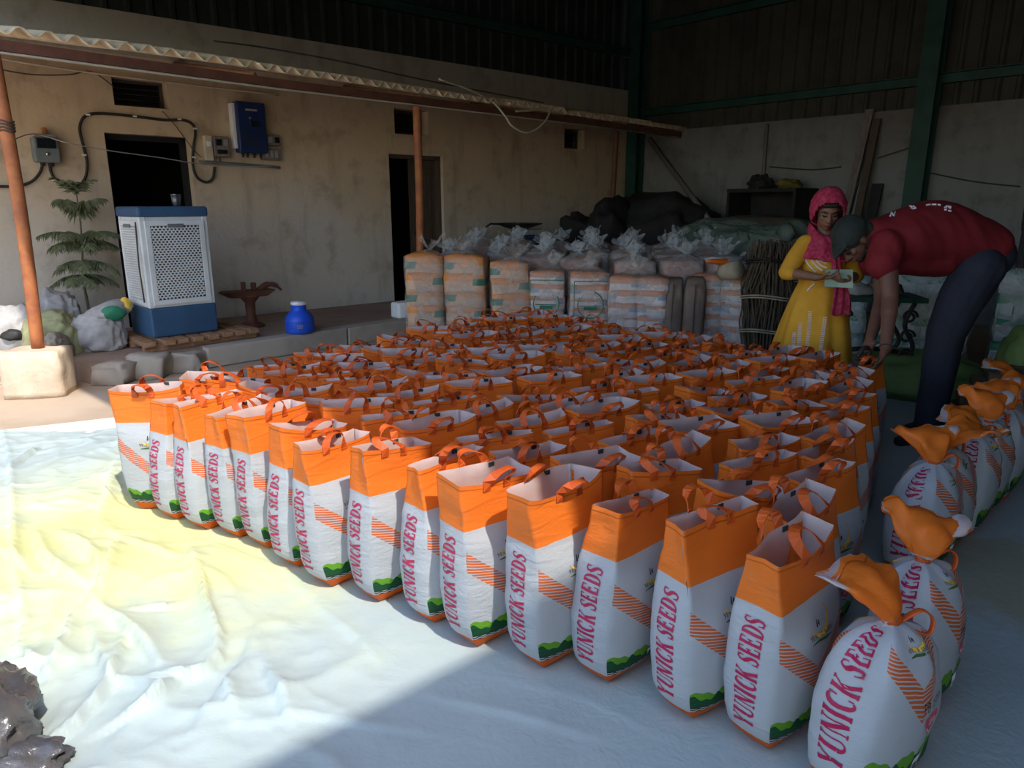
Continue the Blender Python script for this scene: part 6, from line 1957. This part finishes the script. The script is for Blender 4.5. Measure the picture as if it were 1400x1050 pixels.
# the paper in her hands, folded once
pa, pb, pc, pd_ = g_(1127, 392, -0.23), g_(1166, 394, -0.25), g_(1166, 369, -0.20), g_(1129, 369, -0.18)
mid0, mid1 = (pa + pb) / 2 + Vector((0, 0.012, 0)), (pc + pd_) / 2 + Vector((0, 0.012, 0))
n_ = Vector((0, 0.6, -0.8)) * 0.0015
mb = MB(); q = [pa, mid0, pb, pc, mid1, pd_]
mb.add([p - n_ for p in q] + [p + n_ for p in q], [(0, 1, 4, 5), (1, 2, 3, 4), (11, 10, 7, 6), (10, 9, 8, 7)] + [(i, i + 6, (i + 1) % 6 + 6, (i + 1) % 6) for i in range(6)])
tag(mb.build('paper', M['paper_green']), 'pale green folded paper held by the girl in mustard', 'paper')

# ---- man bending over the bags
YM = 3.98
m_ = lambda u, v, dy=0.0: at(u, v, YM + dy)
hipc = m_(1338, 352, 0.08)
man = empty('person', 'man in maroon shirt and navy trousers bending down to a seed bag', 'person', (m_(1275, 500).x, YM + 0.08, 0))
HM = basis(Vector((-0.52, -0.25, -0.80)), Vector((-0.8, -0.1, 0.5)))
mh = m_(1165, 329, 0.02)
b = Blob(); head(b, mh, HM, 1.0)
shN, shF = m_(1212, 338, -0.09), m_(1204, 330, 0.20)
upper = m_(1218, 322, 0.06)
b.limb([mh + HM @ Vector((0, -0.03, -0.045)), upper], [0.056, 0.062])
b.limb([upper, m_(1270, 326, 0.08), hipc], [0.095, 0.105, 0.115]); b.limb([shN, shF], [0.058, 0.058])
elN, wrN = m_(1217, 409, -0.22), m_(1211, 477, -0.40)
elF, wrF = m_(1206, 410, 0.0), m_(1190, 464, -0.24)
b.limb([shN, elN, wrN], [0.056, 0.043, 0.028]); b.limb([elN.lerp(wrN, 0.0), elN.lerp(wrN, 0.3)], [0.042, 0.042])
b.limb([shF, elF, wrF], [0.054, 0.042, 0.028])
hand(b, wrN, m_(1201, 500, -0.46) - wrN, Vector((-0.9, 0.3, 0.1)), 1.0, 0.35, 1, 0.3)
hand(b, wrF, m_(1181, 488, -0.32) - wrF, Vector((-0.6, -0.5, -0.2)), 1.0, 0.7, -1, 0.2)
legs = []
for i, (dy, hu, ku, au) in enumerate(((-0.05, 1335, 1292, 1271), (0.17, 1338, 1296, 1277))):
    hp = m_(hu, 366, dy); kn = m_(ku, 455, dy - 0.01); an = m_(au, 560, dy); an.z = 0.085
    legs.append((hp, kn, an))
    b.limb([hp, kn, an], [0.095, 0.062, 0.040])
    b.limb([an + Vector((0.02, 0, -0.045)), an + Vector((-0.16, -0.05, -0.060))], [0.038, 0.026])
b.done('body', M['skin_dark'], man, 0.0065, 3)
face_parts(man, mh, HM, 1.0, lipm)
# shoes
for hp, kn, an in legs:
    b = Blob(); b.limb([an + Vector((0.035, 0, -0.045)), an + Vector((-0.05, -0.015, -0.045)), an + Vector((-0.18, -0.055, -0.055))], [0.045, 0.044, 0.032]); b.done('shoe', M['black'], man, 0.007, 3)
# cap with a brim over the downturned head
L = lambda x, y, z: mh + HM @ Vector((x, y, z))
b = Blob(); b.ell(L(0, -0.022, 0.040), (0.090, 0.108, 0.092), HM)
b.ell(L(0, -0.085, -0.02), (0.075, 0.05, 0.065), HM)
b.limb([L(-0.05, 0.075, 0.045), L(0.0, 0.135, 0.035), L(0.05, 0.075, 0.045)], [0.012, 0.012, 0.012]); b.limb([L(0, 0.07, 0.05), L(0, 0.13, 0.036)], [0.02, 0.012])
b.done('cap', M['cap'], man, 0.007, 3, fold=lambda p: 0.003 * mnoise.noise(p * 40))
b = Blob(); b.limb([L(-0.055, 0.02, -0.075), L(0, 0.055, -0.105), L(0.055, 0.02, -0.075)], [0.016, 0.018, 0.016]); b.done('beard', M['hair'], man, 0.007, 2)
# loose jersey: back, hanging belly, short wide sleeves
b = Blob()
R0 = Matrix.Identity(3)
KEY = [(1210, 331, 0.12, 0.215, 0.135), (1228, 326, 0.13, 0.22, 0.158), (1245, 324, 0.13, 0.215, 0.180), (1262, 323, 0.13, 0.21, 0.192), (1279, 323, 0.13, 0.205, 0.192), (1296, 325, 0.13, 0.20, 0.184), (1313, 328, 0.13, 0.195, 0.170), (1330, 332, 0.13, 0.19, 0.150), (1346, 336, 0.115, 0.185, 0.125)]
for i in range(41):
    t = i / 40 * 8; k_ = min(7, int(t)); t -= k_
    px_, py_, rx_, ry_, rz_ = [KEY[k_][q] * (1 - t) + KEY[k_ + 1][q] * t for q in range(5)]
    b.ell(m_(px_, py_, 0.07), (rx_, ry_, rz_), R0)
b.limb([m_(1235, 345, 0.03), m_(1285, 350, 0.03)], [0.125, 0.12])
b.limb([upper, m_(1196, 321, 0.05)], [0.125, 0.098])
b.limb([shN, m_(1206, 360, -0.125)], [0.095, 0.090]); b.limb([shF, m_(1194, 358, 0.18)], [0.09, 0.08])
shirt = b.done('shirt', M['maroon'], man, 0.009, 9, fold=lambda p: 0.009 * mnoise.noise(Vector((p.x * 9 + p.z * 5, p.y * 5, p.z * 4))) + 0.004 * mnoise.noise(Vector((p.x * 22 + p.z * 12, p.y * 9, p.z * 8))))
# trousers
b = Blob()
b.ell(m_(1352, 350, 0.07), (0.105, 0.172, 0.130), R0)
for hp, kn, an in legs:
    b.limb([hp + Vector((0.02, 0, 0.0)), hp.lerp(kn, 0.45), kn, kn.lerp(an, 0.6), an + Vector((0, 0, 0.02))], [0.125, 0.118, 0.096, 0.080, 0.072])
b.done('trousers', M['navy_cloth'], man, 0.009, 4, fold=lambda p: 0.006 * mnoise.noise(Vector((p.x * 14, p.y * 8, p.z * 9))))
# marks on the trousers' hip and white letters along the jersey's back
dg.update()
bvs = BVHTree.FromObject(shirt, bpy.context.evaluated_depsgraph_get())
Mo = Vector(man.location)
def on_shirt(u, v):
    r = _ray(u, v).normalized(); h = bvs.ray_cast(camp - Mo, r)
    return (h[0] + h[1] * 0.002) if h[0] else None
mb = MB()
def mark(u, v, du, dv, w):
    a, c = on_shirt(u, v + 5), on_shirt(u + du, v + dv + 5)
    if a and c: mb.tube([a, c], w, 5)
for (u, v, du, dv) in ((1217, 291, 2, -5), (1219, 286, 3, 4), (1222, 290, 2, -5), (1246, 280, 3, -3), (1249, 277, 3, 3), (1252, 280, -4, 1), (1244, 277, 4, 1), (1266, 276, 6, -1), (1274, 275, 6, 0), (1282, 275, 4, 1), (1291, 279, 3, 0), (1291, 282, 3, 0), (1296, 279, 4, 1), (1296, 283, 4, 1), (1293, 277, 7, 1)):
    mark(u, v, du, dv, 0.0045)
mb.build('white_lettering', M['ink_white'], man)['kind'] = 'stuff'
# thin band on the near wrist
mb = MB(); d = (wrN - elN).normalized(); x = d.orthogonal().normalized(); y = d.cross(x)
mb.tube([wrN - d * 0.01 + (x * math.cos(t) + y * math.sin(t)) * 0.031 for t in np.linspace(0, 2 * math.pi, 19)], 0.004, 5, cap=False)
relocal(mb.build('wrist_band', M['ink'], smooth=True), man)
# hand tool he holds at the bag's mouth
hp = m_(1179, 490, -0.36)
root = empty('hand_tool', 'black hand-held bag closing tool gripped by the bending man', 'tool', (hp.x, hp.y, hp.z - 0.05), 0.5)
mb = MB(); mb.box((0, 0, 0.02), (0.10, 0.05, 0.05)); mb.build('tool_body', M['black'], root, bevel=0.008)
mb = MB(); mb.tube(catmull([(0.04, 0, 0.04), (0.05, 0, 0.09), (0.0, 0, 0.105), (-0.04, 0, 0.06)], 4), 0.012, 7); mb.build('handle_grip', M['black'], root, smooth=True)
mb = MB(); mb.box((-0.07, 0, 0.0), (0.06, 0.035, 0.02)); mb.build('nose_plate', M['iron'], root, bevel=0.004)
